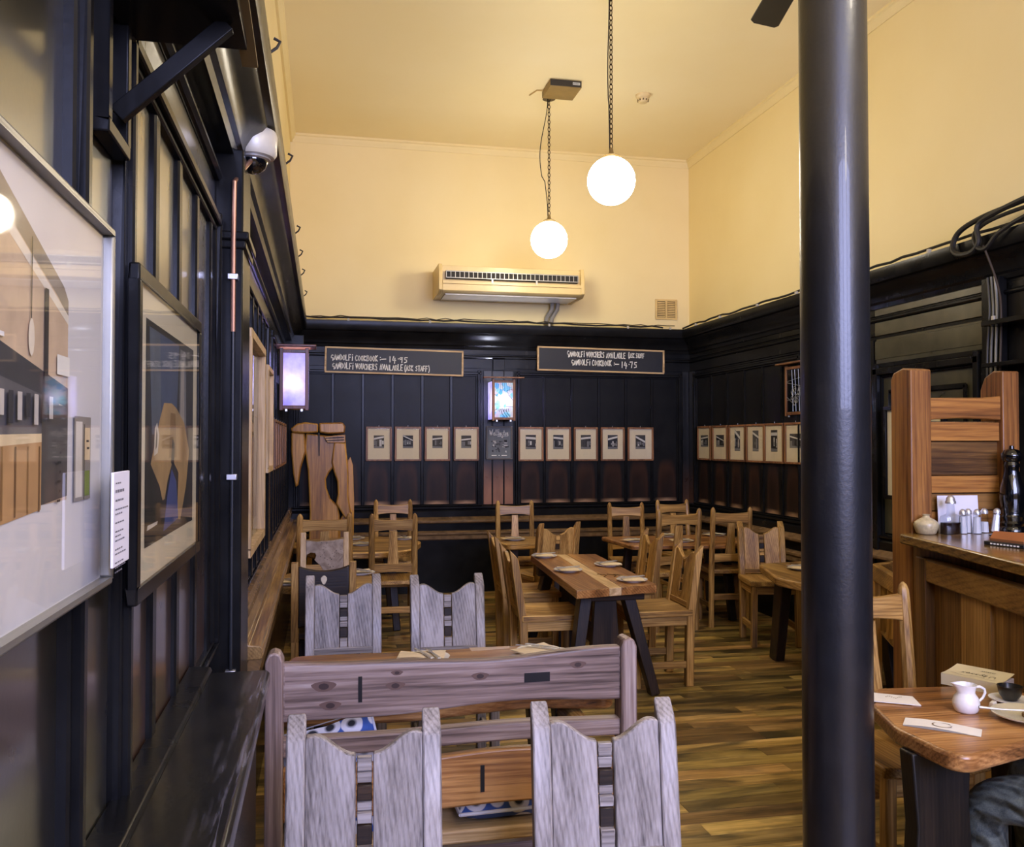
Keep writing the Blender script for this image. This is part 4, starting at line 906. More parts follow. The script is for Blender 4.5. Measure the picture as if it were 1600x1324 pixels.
# carved wooden trousers
t = thing('carved_trousers', 'tall carved wooden trousers sculpture leaning in the back left corner', 'sculpture', (-.05, 9.16, 0))
tw = wood('carved_wood', 'z', '46290a', '9c6a26', 'cf9a48', .4, .2, 6, .04, .6)
def px(p): return (-.312 + (p[0] - 455) * .00655 + .05, 1.785 - (p[1] - 662) * .00645)
pr_ = lambda pts, y0, y1, nm, m_=None, bv=.015: MB().prism([px(p) for p in pts], XZ, y0, y1).build(nm, m_ or tw, t, bevel=bv, seg=3)
pr_([(477, 677), (536, 684), (538, 705), (530, 735), (518, 730), (512, 738), (507, 748), (508, 762), (514, 779), (525, 790), (528, 805), (527, 939), (472, 939), (482, 840), (483, 800), (480, 736), (475, 700)], -.05, .05, 'body')
pr_([(519, 690), (536, 692), (539, 716), (541, 740), (541, 775), (545, 800), (547, 830), (540, 815), (534, 806), (528, 796), (522, 786), (525, 772), (524, 752), (519, 738), (515, 722)], -.075, .045, 'right_leg')
pr_([(540, 790), (549, 800), (549, 939), (527, 939), (527, 815)], -.03, .04, 'right_foot')
pr_([(455, 675), (475, 677), (477, 705), (470, 730), (466, 757), (462, 761), (458, 740), (455, 705)], -.055, .03, 'left_flap')
pr_([(540, 720), (544, 714), (548, 727), (550, 781), (549, 939), (540, 939)], .02, .05, 'back_strip', None, .004)
pr_([(454, 670), (464, 662), (476, 660), (495, 662), (495, 676), (475, 677), (456, 676)], -.085, .05, 'waistband')
pr_([(496, 661), (532, 660), (536, 666), (535, 677), (510, 678), (497, 676)], -.085, .05, 'waistband')
pr_([(503, 682), (536, 679), (536, 692), (509, 692)], -.082, .03, 'pocket', tw, .006)
for z in (684, 688): pr_([(506, z), (534, z - 1.5), (534, z), (506, z + 1.2)], -.086, -.07, 'pocket_slit', plain('slit_dark', '160d06', .6), 0)
pr_([(495, 676), (497.5, 676), (497.5, 712), (496, 712)], -.062, -.04, 'fly_groove', plain('slit_dark', '160d06', .6), 0)

# air conditioner
t = thing('air_conditioner', 'cream wall-mounted air conditioning unit above the frieze, under the globe lamps', 'air conditioner', (1.92, 9.488, 3.13))
cream = plain('ac_cream', 'd9c084', .4, 0, .1, .06)
MB().prism([(-.50, .025), (-.50, .11), (-.46, .13), (-.46, .285), (-.02, .285), (0, .26), (0, .0), (-.46, 0)], lambda p_, q_, h: (h, p_, q_), -.735, .735).build('housing', cream, t, bevel=.004)
for sx in (-1, 1): MB().prism([(-.505, .03), (-.505, .20), (-.47, .30), (0, .30), (0, -.005), (-.44, -.005)], lambda p_, q_, h: (h, p_, q_), sx * .735, sx * .775).build('end_cap', cream, t, bevel=.006)
MB().box(-.70, .70, -.508, -.458, .145, .225).build('outlet_recess', plain('dark_recess', '1a1610', .7), t)
m = MB(); m.box(-.70, .70, -.514, -.506, .215, .222); m.box(-.70, .70, -.514, -.506, .15, .157)
for k in range(31): m.box(-.70 + k * .0465, -.694 + k * .0465, -.512, -.5, .155, .22)
m.build('vent_slats', plain('ac_steel', 'a9a598', .4, .5), t, smooth=0)
MB().box(-.735, .735, -.512, -.49, .09, .125).build('front_lip', cream, t, bevel=.004)
MB().box(-.70, .70, -.44, -.05, -.012, .002).build('intake_panel', plain('ac_underside', 'd2d2d0', .25, 0, .4, .05), t, bevel=.003)
for x in (-.22, .25): MB().box(x - .01, x + .01, -.518, -.508, .11, .15).build('latch', plain('ac_steel', 'a9a598', .4, .5), t)
for x in (.50, .56): MB().tube([(x + .03, -.10, .01), (x + .02, -.10, -.08), (x - .03, -.06, -.17), (x - .035, -.05, -.235)], .024, 10).build('drain_pipe', plain('pipe_grey', '8d8a82', .6), t)
# pendant globes
def link_mesh():
    m = MB(); n = 12
    for i in range(n):
        pass
    path = [(.012 * math.cos(2 * math.pi * i / n), 0, .021 * math.sin(2 * math.pi * i / n)) for i in range(n + 1)]
    m.tube(path, .0036, 6, False); return m
lk = link_mesh().build('link', plain('chain_bronze', '3a2a18', .45, .7)); lkm = lk.data; bpy.data.objects.remove(lk)
def pendant(x, y, zc, label, cable_bow):
    t = thing('globe_pendant', label, 'lamp', (x, y, zc), 0, 'white globe pendant lamps')
    MB().lathe([(.170 * math.cos(a), .170 * math.sin(a)) for a in [R(-90 + 6 * k) for k in range(29)]] , 40).build('globe', emit('globe_glow', 'fff3dc', GLOBE), t, smooth=80)
    MB().lathe([(.055, .155), (.06, .16), (.06, .178), (.03, .19), (.018, .2), (.012, .235), (0, .235)], 20).build('gallery', plain('gallery_metal', '9a8458', .4, .7), t)
    top = ZC - zc; k = 0; z = .25
    while z < top - .01:
        o = bpy.data.objects.new('link', lkm); COL.objects.link(o); o.parent = t; o.location = (0, 0, z); o.rotation_euler = (0, 0, R(20 + 90 * (k % 2))); z += .0355; k += 1
    n = 24
    MB().tube([(cable_bow * math.sin(math.pi * i / n) ** 2 * (1 if i > n * .3 else .6) - .012, 0, .22 + (top - .24) * i / n) for i in range(n + 1)], .004, 6).build('cable', plain('cable_black', '15120d', .6), t)
    MB().lathe([(.06, top - .03), (.055, top - .012), (.03, top), (0, top)], 20).build('ceiling_rose', plain('rose_brown', '4a3a20', .5), t)
    return t
pendant(2.041, 7.951, 3.475, 'white globe pendant on a long chain, farther and smaller of the two', -.075)
pendant(1.997, 6.0, 3.458, 'white globe pendant on a long chain, nearer and larger of the two', -.012)
pendant(2.0, 1.6, 3.46, 'unseen extra white globe pendant above the foreground tables', -.02)  # this and the next: extra globes added out of view for ceiling light
pendant(2.0, -.9, 3.46, 'unseen extra white globe pendant near the shop windows', -.02)
t = thing('ceiling_box', 'dark grey ceiling box with a small pale label, by the far globe chain', 'box', (2.097, 7.71, ZC))
MB().box(-.145, .145, -.15, .15, -.062, 0).build('body', plain('box_brown', '8d7442', .5), t, bevel=.004)
MB().box(-.143, .143, -.153, -.148, -.058, -.004).build('front_panel', plain('box_dark', '2a2418', .5), t)
MB().box(.062, .128, -.156, -.152, -.04, -.018).build('label_plate', plain('plate_pale', 'c2c6c4', .5), t)
m = MB()
for k in range(5): m.box(.068 + k * .011, .075 + k * .011, -.1565, -.156, -.034, -.026)
m.build('lettering', plain('text_grey', '6c6a74', .8), t, smooth=0)
MB().tube([(-.15, .1, -.012), (-.2, .12, -.005), (-.24, .25, -.004)], .006, 6).build('cable', plain('cable_cream', 'b79a60', .6), t)
t = thing('smoke_detector', 'round cream smoke detector on the ceiling, right of the near globe chain', 'smoke detector', (2.887, 7.74, ZC))
MB().lathe([(.07, 0), (.07, -.015), (.06, -.03), (.052, -.034), (.05, -.055), (.035, -.075), (0, -.08)], 24).build('body', plain('detector_cream', 'd8c496', .5), t, smooth=30)
m = MB()
for k in range(10): a = k * .628; m.box(.049 * math.cos(a) - .005, .049 * math.cos(a) + .005, .049 * math.sin(a) - .005, .049 * math.sin(a) + .005, -.062, -.048)
m.build('vent_slot', plain('slot_brown', '6a5630', .7), t, smooth=0)
t = wthing('wall_vent', 'small cream air brick grille high on the back wall, right', 'vent', 'back', 3.806, 2.99, .014)
bars(MB(), .26, .232, .022, .012).box(-.012, .012, -.012, 0, .02, .21).build('frame', plain('vent_cream', 'd8bb7a', .5), t, bevel=.002)
MB().box(-.11, .11, -.004, 0, .02, .21).build('recess', plain('vent_dark', '4a3a1a', .8), t)
for sx in (-1, 1):
    for k in range(9): MB().box(sx * .06 - .044, sx * .06 + .044, -.010, -.003, .028 + k * .02, .040 + k * .02).build('slat', plain('vent_cream', 'd8bb7a', .5), t, smooth=0)
# ceiling fan (only one blade tip is in the photograph)
t = thing('ceiling_fan', 'dark ceiling fan with one blade tip hanging in beside the pillar top', 'fan', (2.70, 4.62, 4.40))
MB().lathe([(0, -.09), (.09, -.08), (.11, -.03), (.11, .04), (.05, .08), (.014, .09), (.014, .42), (0, .42)], 24).build('motor', BK(), t)
for k in range(3):
    a = R(78 + 120 * k); o = MB().prism([(.10, -.03), (.22, -.085), (.78, -.10), (.815, -.08), (.82, .06), (.79, .09), (.22, .085), (.10, .03)], XY, -.006, .006).build('blade', plain('blade_dark', '1f1a12', .5), t, bevel=.003)
    o.rotation_euler = (Matrix.Rotation(a, 4, 'Z') @ Matrix.Rotation(R(14), 4, 'X')).to_euler()

# wall bracket with box, dome camera, pipe, cables
t = wthing('wall_bracket', 'black metal bracket carrying a speaker box, at the top left', 'bracket', 'left', 1.60, 2.10, .012)
m = MB(); bars(m, .16, .62, .022, .03); m.build('wall_plate', BK(), t, bevel=.003)
MB().bar((.02, -.02, .06), (.02, -.20, .235), .03, .022, up=(1, 0, 0)).build('brace', BK(), t, bevel=.002)
MB().box(-.10, .12, -.225, -.012, .235, .255).build('tray', BK(), t, bevel=.002)
MB().bar((-.10, -.22, .30), (.19, -.225, .235), .006, .03, up=(0, 1, 0)).build('edge_strip', plain('brass_edge', '6d5c38', .4, .2), t)
t = wthing('wall_speaker', 'black speaker box standing on the bracket at the top left', 'speaker', 'left', 1.60, 2.356, .02)
MB().box(-.11, .13, -.20, -.01, 0, .36).build('cabinet', BK(), t, bevel=.006)
MB().box(-.10, .12, -.206, -.2, .01, .35).build('grille', plain('grille_cloth', '0a0a0a', .9), t, bevel=.003)
t = thing('dome_camera', 'white domed security camera under the cornice on the left wall', 'camera', (-.262, 3.42, 2.655))
MB().lathe([(.02, .115), (.085, .10), (.09, .085), (.088, .02), (.078, .005), (.06, 0), (0, 0)], 32).build('housing', plain('camera_cream', 'cfcabb', .4, .1, .2), t, smooth=40)
MB().lathe([(.055, .004), (.055, -.012), (.046, -.034), (.028, -.05), (0, -.056)], 28).build('dome', plain('smoked_dome', '0c0d10', .05, 0, 1), t, smooth=60)
MB().lathe([(.064, .004), (.066, -.004), (.056, -.008), (.054, 0)], 28).build('trim_ring', chrome(), t, smooth=60)
t = thing('copper_pipe', 'bright copper pipe running down the left pilaster from the domed camera', 'pipe', (-.30, 3.185, 0))
cu = plain('copper', 'b58a74', .35, .8, var=.1)
MB().tube([(.035, .18, 2.63), (.02, .10, 2.58), (-.004, .0, 2.50), (-.006, 0, 2.3), (-.006, 0, 1.98)], .0085, 10).build('pipe', cu, t)
MB().tube([(-.006, 0, 1.98), (-.006, 0, .74)], .006, 8).build('lower_conduit', plain('conduit_dark', '3a3c40', .35, .6), t)
for z in (2.16, 1.47, .80): MB().box(-.024, .010, -.011, .016, z, z + .02).build('clip', chrome(), t, bevel=.002)
def smooth_path(P, k=6):
    out = []
    for i in range(len(P) - 1):
        p0, p1, p2, p3 = P[max(i - 1, 0)], P[i], P[i + 1], P[min(i + 2, len(P) - 1)]
        for q in range(k):
            u = q / k; out.append(.5 * ((2 * p1) + (p2 - p0) * u + (2 * p0 - 5 * p1 + 4 * p2 - p3) * u * u + (3 * p1 - p0 - 3 * p2 + p3) * u ** 3))
    return out + [P[-1]]
def cable(name, label, pts, r, m, clips=()):
    t = thing(name, label, 'cable', pts[0]); P = [Vector(p) - Vector(pts[0]) for p in pts]
    MB().tube(smooth_path(P) if len(P) < 20 else P, r, 8).build('strand', m, t)
    for p in clips:
        q = Vector(p) - Vector(pts[0]); MB().box(q.x - .012, q.x + .012, q.y - .012, q.y + .012, q.z - .014, q.z + .014).build('clip', plain('clip_white', 'b9b3a4', .5), t, bevel=.003)
cb = plain('cable_black', '15120d', .6); cbr = plain('cable_brown', '3b2c18', .6)
rr = random.Random(6)
cable('cornice_cable', 'dark cable lying along the back wall cornice', [(XL + .2 + 3.9 * k / 30, YB - .135 + rr.uniform(-.01, .01), 2.882 + rr.uniform(0, .018)) for k in range(31)], .009, cb, [(x, YB - .15, 2.872) for x in (.25, 1.1, 2.4, 3.3, 3.8)])
cable('cornice_cable', 'thin brown cable looping loosely on the back wall cornice', [(XL + .25 + 4.0 * k / 40, YB - .11, 2.893 + .015 * abs(math.sin(k * 1.7)) + rr.uniform(0, .012)) for k in range(41)], .005, cbr)
cable('cornice_cable', 'dark cable lying along the right wall cornice', [(XR - .13 + rr.uniform(-.01, .01), 4.2 + 5.2 * k / 36, 2.884 + rr.uniform(0, .018)) for k in range(37)], .010, cb, [(XR - .148, y, 2.874) for y in (5.2, 6.9, 7.6, 8.4, 9.0)])
cable('cornice_cable', 'dark cable running along the left wall cornice lip', [(XL + .195 + rr.uniform(-.004, .004), 1.2 + 8.0 * k / 40, 2.882 + rr.uniform(0, .008)) for k in range(41)], .008, cb)
for y in (3.0, 4.2, 5.6, 6.3, 7.0, 8.0): tag(MB().tube([(XL + .20, y, 2.88), (XL + .225, y, 2.90), (XL + .235, y + .01, 2.925), (XL + .215, y + .01, 2.935)], .005, 6).build('cup_hook', cb), 'small dark hook on the left cornice lip, %s from the front' % nth[(3.0, 4.2, 5.6, 6.3, 7.0, 8.0).index(y)], 'hook', 'hooks along the left cornice')
cable('cable_bundle', 'thick looped bundle of black cables on the right wall cornice', [(3.97, -1.5, 2.91), (3.97, 2.0, 2.93), (3.98, 3.4, 3.0), (3.97, 4.0, 3.03), (3.96, 4.4, 3.0), (3.95, 4.7, 2.98), (3.93, 4.88, 2.93), (3.91, 4.92, 2.84), (3.90, 4.86, 2.78), (3.90, 4.74, 2.77), (3.90, 4.68, 2.82), (3.91, 4.70, 2.92), (3.93, 4.60, 2.97), (3.96, 4.2, 3.02), (3.98, 3.6, 3.02), (3.94, 2.6, 2.93), (3.94, -1.0, 2.91)], .017, cb)
cable('cable_bundle', 'second black cable coiled with the thick bundle on the right wall cornice', [(4.02, -1.2, 2.91), (4.02, 3.0, 2.92), (3.99, 3.9, 2.96), (3.94, 4.5, 2.95), (3.92, 4.72, 2.90), (3.90, 4.70, 2.80), (3.90, 4.62, 2.77), (3.91, 4.5, 2.85), (3.95, 4.2, 2.92), (4.0, 3.5, 2.94), (4.05, 2.6, 2.92), (4.05, -.8, 2.905)], .013, cb)
cable('hanging_cable', 'thin dark cable dropping from the bundle down the right wall post', [(3.90, 4.64, 2.79), (3.98, 4.62, 2.55), (4.02, 4.64, 2.35), (4.02, 4.66, 1.9), (4.02, 4.66, 1.2)], .007, cbr)
for k, (y, c_) in enumerate(((4.70, '8e8c80'), (4.73, '6a685e'), (4.76, '3b3a36'))):
    cable('post_cable', ('pale grey', 'mid grey', 'charcoal')[k] + ' cable running down the post behind the counter end panel', [(4.03, y, 2.62), (4.025, y - .02, 2.4), (4.03, y + .012 * math.sin(k), 2.1), (4.025, y, 1.5), (4.03, y, 1.0)], .008, plain('cable_' + c_, c_, .5), [(4.02, y, 2.36)] if k == 0 else ())
tag(MB().box(-.1, .09, -.1, .37, 0, .36).build('corner_duct', BK(), bevel=.006, loc=(XL + .1, 9.1, 2.30)), 'square black boxed duct in the back left corner under the cornice', 'duct')

# black ledge in front, along the left wall
t = thing('wall_ledge', 'glossy black ledge with a scuffed, highlight-painted front edge, along the left wall at front', 'ledge', (XL, 1.2, 0))
MB().prism([(.0, .905), (.225, .905), (.235, .915), (.235, .94), (.225, .95), (.0, .95)], lambda p_, q_, h: (p_, h, q_), -1.6, 1.44).build('top', black_paint('black_ledge_top', .24, 'scuff_shine', .35, .3), t, bevel=.004)
MB().prism([(.012, .95), (.075, .95), (.07, .962), (.012, .966)], lambda p_, q_, h: (p_, h, q_), -.5, 1.46).build('back_strip', black_paint('black_top', .28, None, .35), t, bevel=.003)
MB().prism([(.0, .0), (.20, .0), (.20, .905), (.0, .905)], lambda p_, q_, h: (p_, h, q_), -1.6, 1.40).build('front_panel', plain('rough_black', '0c0c0d', .35, 0, 0, .5, 30, 1.0), t, smooth=0)

# ------------------------------------------------------------------ serving counter at the right
t = thing('serving_counter', 'wooden serving counter with a tall end panel of old planks, at the right', 'counter', (2.72, 3.66, 0))
LO = lambda x, y: (x - 2.72, y - 3.66)
top = [LO(2.645, 3.72), LO(2.56, 3.30), LO(2.40, 2.62), LO(3.35, 2.45), LO(3.45, 3.74)]
MB().prism(round_poly(top, .03), XY, 1.125, 1.17).build('worktop', wood('counter_top', 'y', '3a2a12', '75582a', 'a5823f', .2, .4, 9, .04), t, bevel=.008)
ft = lambda s, o: (lerp(LO(2.725, 3.66), LO(2.47, 2.62), s)[0] + o * .97, lerp(LO(2.725, 3.66), LO(2.47, 2.62), s)[1] - o * .24)
def fpan(name, s0, s1, z0, z1, o0, o1, m, bv=.004, jag=0):
    a, b, c, d = ft(s0, o0), ft(s1, o0), ft(s1, o1), ft(s0, o1)
    return MB().hexa([(*a, z0), (*b, z0), (*c, z0), (*d, z0), (*a, z1), (*b, z1), (*c, z1), (*d, z1)]).build(name, m, t, bevel=bv)
teakz = teak('z'); paleb = wood('counter_plank', 'z', '5a4020', 'a87f48', 'cda468', .45, .15, 8, .22); darkb = wood('counter_dark', 'z', '24160b', '64451f', '8a6434', .5, .1, 8, .2)
fpan('stile', .005, .10, 0, 1.07, -.03, .03, darkb)
fpan('top_rail', .02, 1, .965, 1.07, -.025, .03, wood('counter_rail', 'y', '3a2610', '8c6836', 'b08a4e', .45, .15, 9, .1), .008)
fpan('back_panel', .0, 1, .0, .98, .03, .05, darkb)
for s0, s1, m, o in ((.10, .365, darkb, .012), (.37, .60, paleb, -.006), (.60, .665, paleb, .008), (.672, .86, darkb, .004), (.865, .995, paleb, .0)): fpan('plank', s0, s1, .08, .975, o, .035, m)
fpan('base_rail', .0, 1, .0, .09, -.02, .03, darkb)
MB().box(.0, .62, -.96, .05, 0, 1.12).build('body', darkb, t, smooth=0)
# tall end panel
eu = wood('end_panel', 'x', '3a1f0c', '8a5a2c', 'b5803f', .4, .2, 8, .12); euz = wood('end_panel', 'z', '3a1f0c', '80532a', 'a8763c', .4, .2, 8, .08)
def post(x0, w, h, s): MB().prism([(-.10, 0), (.035, 0), (.035, h), (-.02, h + .012), (-.075, h - .02), (-.095, h - .07)], lambda p_, q_, hh: (x0 + hh, .10 + p_ * -1 * s * 1.0, q_), 0, w).build('post', euz, t, bevel=.006)
MB().prism([(0, 0), (.15, 0), (.15, 1.90), (.13, 1.935), (.06, 1.955), (.0, 1.945)], lambda p_, q_, h: (h, .06 + p_, q_), -.0, .112).build('post', euz, t, bevel=.006)
MB().prism([(0, 0), (.15, 0), (.15, 1.86), (.12, 1.92), (.06, 1.95), (.0, 1.945)], lambda p_, q_, h: (h, .06 + p_, q_), .505, .60).build('post', euz, t, bevel=.006)
MB().prism([(.10, 1.705), (.20, 1.712), (.30, 1.715), (.42, 1.712), (.52, 1.705), (.52, 1.825), (.42, 1.815), (.10, 1.812)], XZ, .075, .12).build('top_rail', eu, t, bevel=.006)
for z0, z1, o in ((1.605, 1.695, .0), (1.44, 1.602, .014), (1.355, 1.437, .004), (1.27, 1.352, .012), (1.17, 1.267, .006)): MB().box(.10, .52, .085 + o, .12 + o, z0, z1).build('plank', eu if o < .01 else wood('end_plank', 'x', '241408', '5c3f20', '8a6434', .45, .15, 7, .15), t, bevel=.003)
MB().box(.10, .52, .12, .135, 0, 1.70).build('backing_board', darkb, t, smooth=0)
# items on the counter
t = thing('bud_vase', 'squat speckled stoneware bud vase at the left end of the counter', 'vase', (2.756, 3.665, 1.17))
MB().lathe([(0, 0), (.036, 0), (.044, .006), (.052, .03), (.055, .045), (.050, .058), (.034, .070), (.017, .078), (.014, .086), (.019, .092), (.015, .092), (.010, .084), (0, .08)], 28).build('body', plain('stoneware', 'b9ab86', .4, 0, .3, .2, 60), t, smooth=50)
t = tag(MB().box(-.105, .105, -.0015, .0015, 0, .175).build('menu_card', plain('card_white', 'dedce6', .6, var=.03)), 'blank white card propped up behind the salt shakers', 'card'); t.location = (2.965, 3.706, 1.17); t.rotation_euler = (R(-4), 0, R(-4))
t = thing('vinegar_bottle', 'square glass vinegar bottle with dark liquid and a steel pourer', 'bottle', (2.868, 3.64, 1.17))
MB().lathe([(.0, 0), (.052, 0), (.055, .004), (.055, .072), (.05, .084), (.036, .09), (.022, .096), (.019, .13), (.019, .145)], 4 * 8, sy=.6).build('glass', jar_glass(), t, smooth=40)
MB().lathe([(0, .003), (.050, .003), (.050, .055), (0, .055)], 28, sy=.58).build('vinegar', plain('vinegar', '1c0c08', .15), t, smooth=40)
MB().lathe([(.024, .143), (.024, .152), (.02, .158), (.019, .168), (.012, .178), (0, .182)], 20).build('cap', chrome(), t, smooth=50)
def shaker(x, y, label, fill, lean=0.0):
    t = thing('salt_shaker', label, 'shaker', (x, y, 1.17), 0, 'glass shakers on the counter')
    if lean: t.rotation_euler = (0, R(lean), 0)
    MB().lathe([(0, 0), (.0195, 0), (.021, .004), (.015, .094)], 8).build('glass', jar_glass(), t, smooth=20)
    MB().lathe([(0, .003), (.0185, .003), (.0185 - .005 * fill, .094 * fill), (0, .094 * fill)], 8).build('salt', plain('salt_white', 'e4e4ea', .8), t, smooth=20)
    MB().lathe([(.0165, .090), (.017, .099), (.015, .106), (.009, .114), (0, .117)], 18).build('cap', chrome(), t, smooth=50)
for i, (x, y, f_) in enumerate(((2.932, 3.640, .88), (2.983, 3.668, .88), (2.998, 3.627, .84), (3.070, 3.665, .55))):
    shaker(x, y, 'tapered glass salt shaker, %s right of the vinegar bottle' % nth[i], f_)
shaker(3.128, 3.668, 'tapered glass salt shaker tilted against the pepper mill', .9, 8)
t = thing('pepper_mill', 'very tall glossy black turned pepper mill on the counter', 'pepper mill', (3.215, 3.655, 1.17))
MB().lathe([(0, 0), (.055, 0), (.056, .02), (.046, .03), (.052, .045), (.044, .055), (.050, .075), (.043, .085), (.046, .10), (.055, .16), (.052, .21), (.036, .27), (.030, .30), (.034, .32)], 28).build('body', plain('mill_black', '08080a', .12, 0, .6), t, smooth=50)
MB().lathe([(.034, .32), (.030, .335), (.043, .345), (.046, .36), (.046, .375), (.030, .392), (.012, .398), (.010, .412), (0, .416)], 28).build('head', plain('mill_black', '08080a', .12, 0, .6), t, smooth=50)
t = tag(MB().box(-.02, .26, -.09, .09, 0, .006).build('steel_tray', plain('tray_steel', 'b9b9bd', .25, .9), bevel=.003, loc=(3.03, 3.48, 1.17)), 'flat steel tray edge on the counter beside the mill', 'tray')
bk = thing('dark_book', 'slim black booklet with white lettering lying on the counter edge', 'book', (2.80, 3.17, 1.17), R(12))
MB().box(-.07, .13, -.09, .09, 0, .016).build('cover', plain('book_black', '15161a', .5), bk, bevel=.002)
m = MB()
for k in range(9): m.box(-.0706, -.0702, -.07 + k * .015, -.06 + k * .015, .005, .011)
m.build('spine_lettering', chalk(), bk, smooth=0)
o = thing('card_box', 'open brown cardboard box of cards resting on the black booklet', 'box', (2.82, 3.18, 1.186), R(8))
MB().box(-.06, .10, -.08, .08, 0, .01).build('base', plain('card_brown', '8d5a34', .8), o); MB().hexa([(-.06, -.08, .01), (-.055, -.08, .01), (-.055, .08, .01), (-.06, .08, .01), (-.05, -.085, .045), (-.045, -.085, .045), (-.045, .07, .04), (-.05, .07, .04)]).build('flap', plain('card_orange', 'b5703c', .8), o)
MB().box(-.04, .09, -.06, .06, .01, .03).build('cards', plain('card_dark', '2a2018', .8), o)

# ------------------------------------------------------------------ things on the foreground table
t = thing('milk_jug', 'small white china milk jug with a handle, on the foreground table', 'jug', (2.055, 2.545, .72), R(-12))
prof = [(0, .0), (.030, .0), (.036, .006), (.0415, .022), (.0415, .034), (.036, .050), (.029, .060), (.0275, .066), (.030, .080), (.0335, .090), (.0315, .090), (.027, .08), (.025, .066), (.03, .045), (.03, .02), (0, .01)]
m = MB(); m.lathe(prof, 32)
vs = []
for x, y, z in m.v:
    k = max(0, (z - .06) / .03); a = max(0, -x / .034) ** 3 if (x * x + y * y) > 0 else 0
    vs.append((x - .017 * a * k, y * (1 - .35 * a * k), z + .004 * a * k))
m.v = vs; m.build('body', china(), t, smooth=60)
MB().tube([(.028, 0, .080), (.045, 0, .082), (.060, 0, .074), (.0625, 0, .062), (.055, 0, .046), (.040, 0, .032), (.036, 0, .03)], [.004, .0045, .0045, .0045, .0042, .004, .004], 8).build('handle', china(), t, smooth=60)
MB().lathe([(0, .062), (.0255, .062)], 24).build('milk', plain('milk', 'e9e6de', .3), t)
t = thing('thick_paperback', 'thick cream paperback with a handwritten cover title, lying behind the milk jug', 'book', (2.31, 2.80, .72), R(28))
w, d, h = .066, .10, .040
MB().box(-w + .002, w - .002, -d + .002, d - .002, .003, h - .003).build('pages', plain('pages_white', 'd6d4e4', .8, var=.05, vs=90), t, bevel=.001)
m = MB(); cvr = lambda u, v: ((2 * u - 1) * w, (2 * v - 1) * d, h - .001 + .016 * max(0, (u - .15)) ** 1.6)
m.grid(8, 4, cvr); m.grid(8, 4, lambda u, v: (cvr(u, v)[0], cvr(u, v)[1], cvr(u, v)[2] + .0015)); m.box(-w - .0015, -w, -d, d, 0, h); m.box(-w, w, -d, d, 0, .002)
m.build('cover', plain('cover_cream', 'd9cda8', .6, var=.05), t, smooth=30)
m = MB(); gfn = lambda p_, q_, yy: (q_ * -1, p_, h + .0022 + .016 * max(0, ((-q_) / (2 * w) + .35)) ** 1.6)
m2 = MB(); strokes(m2, 'Ulysses', -.065, .002, .022, .01, 0, .0011, 8, .03, gfn, .12)
strokes(m2, 'lllllll', -.05, -.035, .006, .004, 0, .0006, 8, .03, gfn, .05)
for k in range(14):
    y0 = -.08 + .0115 * k; za = .040 + .007 * math.sin(k * .8); zb = .040 + .007 * math.sin((k + 1) * .8)
    m2.add([gfn(y0, za - .0015, 0), gfn(y0 + .0115, zb - .0015, 0), gfn(y0 + .0115, zb, 0), gfn(y0, za, 0)], [(0, 1, 2, 3)])
m2.build('title_lettering', plain('ink_brown', '3a3228', .7), t, smooth=0)
t = thing('long_napkin', 'long folded paper napkin with a ring-shaped print at the table front', 'napkin', (1.865, 2.415, .72), R(-42))
m = MB(); nf = lambda u, v: ((u - .5) * .215, (v - .5) * .07, .004 + .004 * math.sin(u * 4) + .003 * v)
m.grid(10, 4, nf); m.grid(10, 4, lambda u, v: (nf(u, v)[0], nf(u, v)[1], .0012)); m.grid(10, 4, lambda u, v: (nf(u, v)[0], nf(u, v)[1], nf(u, v)[2] * .55))
m.build('sheet', paper(), t, smooth=40)
m = MB()
for k in range(14):
    a, b = .6 + k * .4, .6 + (k + 1) * .4; q = lambda a_, r_: (.0 + r_ * 1.25 * math.cos(a_), .0 + r_ * math.sin(a_), .0101)
    m.add([q(a, .020), q(b, .020), q(b, .0235), q(a, .0235)], [(0, 1, 2, 3)])
m.build('ring_print', plain('print_bronze', '77613c', .7), t, smooth=0)
t = thing('square_napkin', 'flat folded paper napkin at the far left corner of the foreground table', 'napkin', (1.915, 2.715, .72), R(-30))
m = MB(); m.prism([(-.075, -.05), (.075, -.055), (.06, .05), (-.06, .055)], XY, .0005, .003); m.prism([(-.08, -.06), (.05, -.062), (.05, .03), (-.07, .05)], XY, .003, .0055)
m.build('sheet', paper(), t)
m = MB()
for k in range(9): m.box(-.03 + .006 * k, -.026 + .006 * k, .005 + .01 * math.sin(k), .011 + .01 * math.sin(k), .0056, .0058)
m.build('print', plain('print_bronze', '77613c', .7), t, smooth=0)
t = thing('dinner_plate', 'cream plate with a used spoon and scraps, at the right edge of the foreground table', 'plate', (2.19, 2.43, .72))
MB().lathe([(0, .004), (.055, .004), (.06, 0), (.063, .003), (.08, .012), (.108, .018), (.109, .022), (.08, .016), (.058, .008), (0, .008)], 36).build('dish', plain('cream_china', 'd9d0b4', .25, 0, .3), t, smooth=50)
MB().prism([(-.02, -.012), (.03, -.02), (.025, .02), (-.015, .015)], XY, .008, .022).build('food_scrap', plain('scrap_brown', '7a5a30', .7), t, bevel=.004)
t = thing('spoon', 'steel spoon leaning on the cream plate', 'spoon', (2.12, 2.47, .72), R(-35))
MB().tube([(-.06, 0, .026), (.0, 0, .026), (.07, 0, .030)], [.005, .003, .004], 8).build('handle', chrome(), t); MB().lathe([(0, .020), (.012, .022), (.018, .028), (.016, .028), (0, .023)], 16, (.085, 0, 0), .7).build('bowl', chrome(), t, smooth=60)
t = thing('coffee_cup', 'dark coffee cup on its saucer behind the cream plate, at the frame edge', 'cup', (2.27, 2.60, .72))
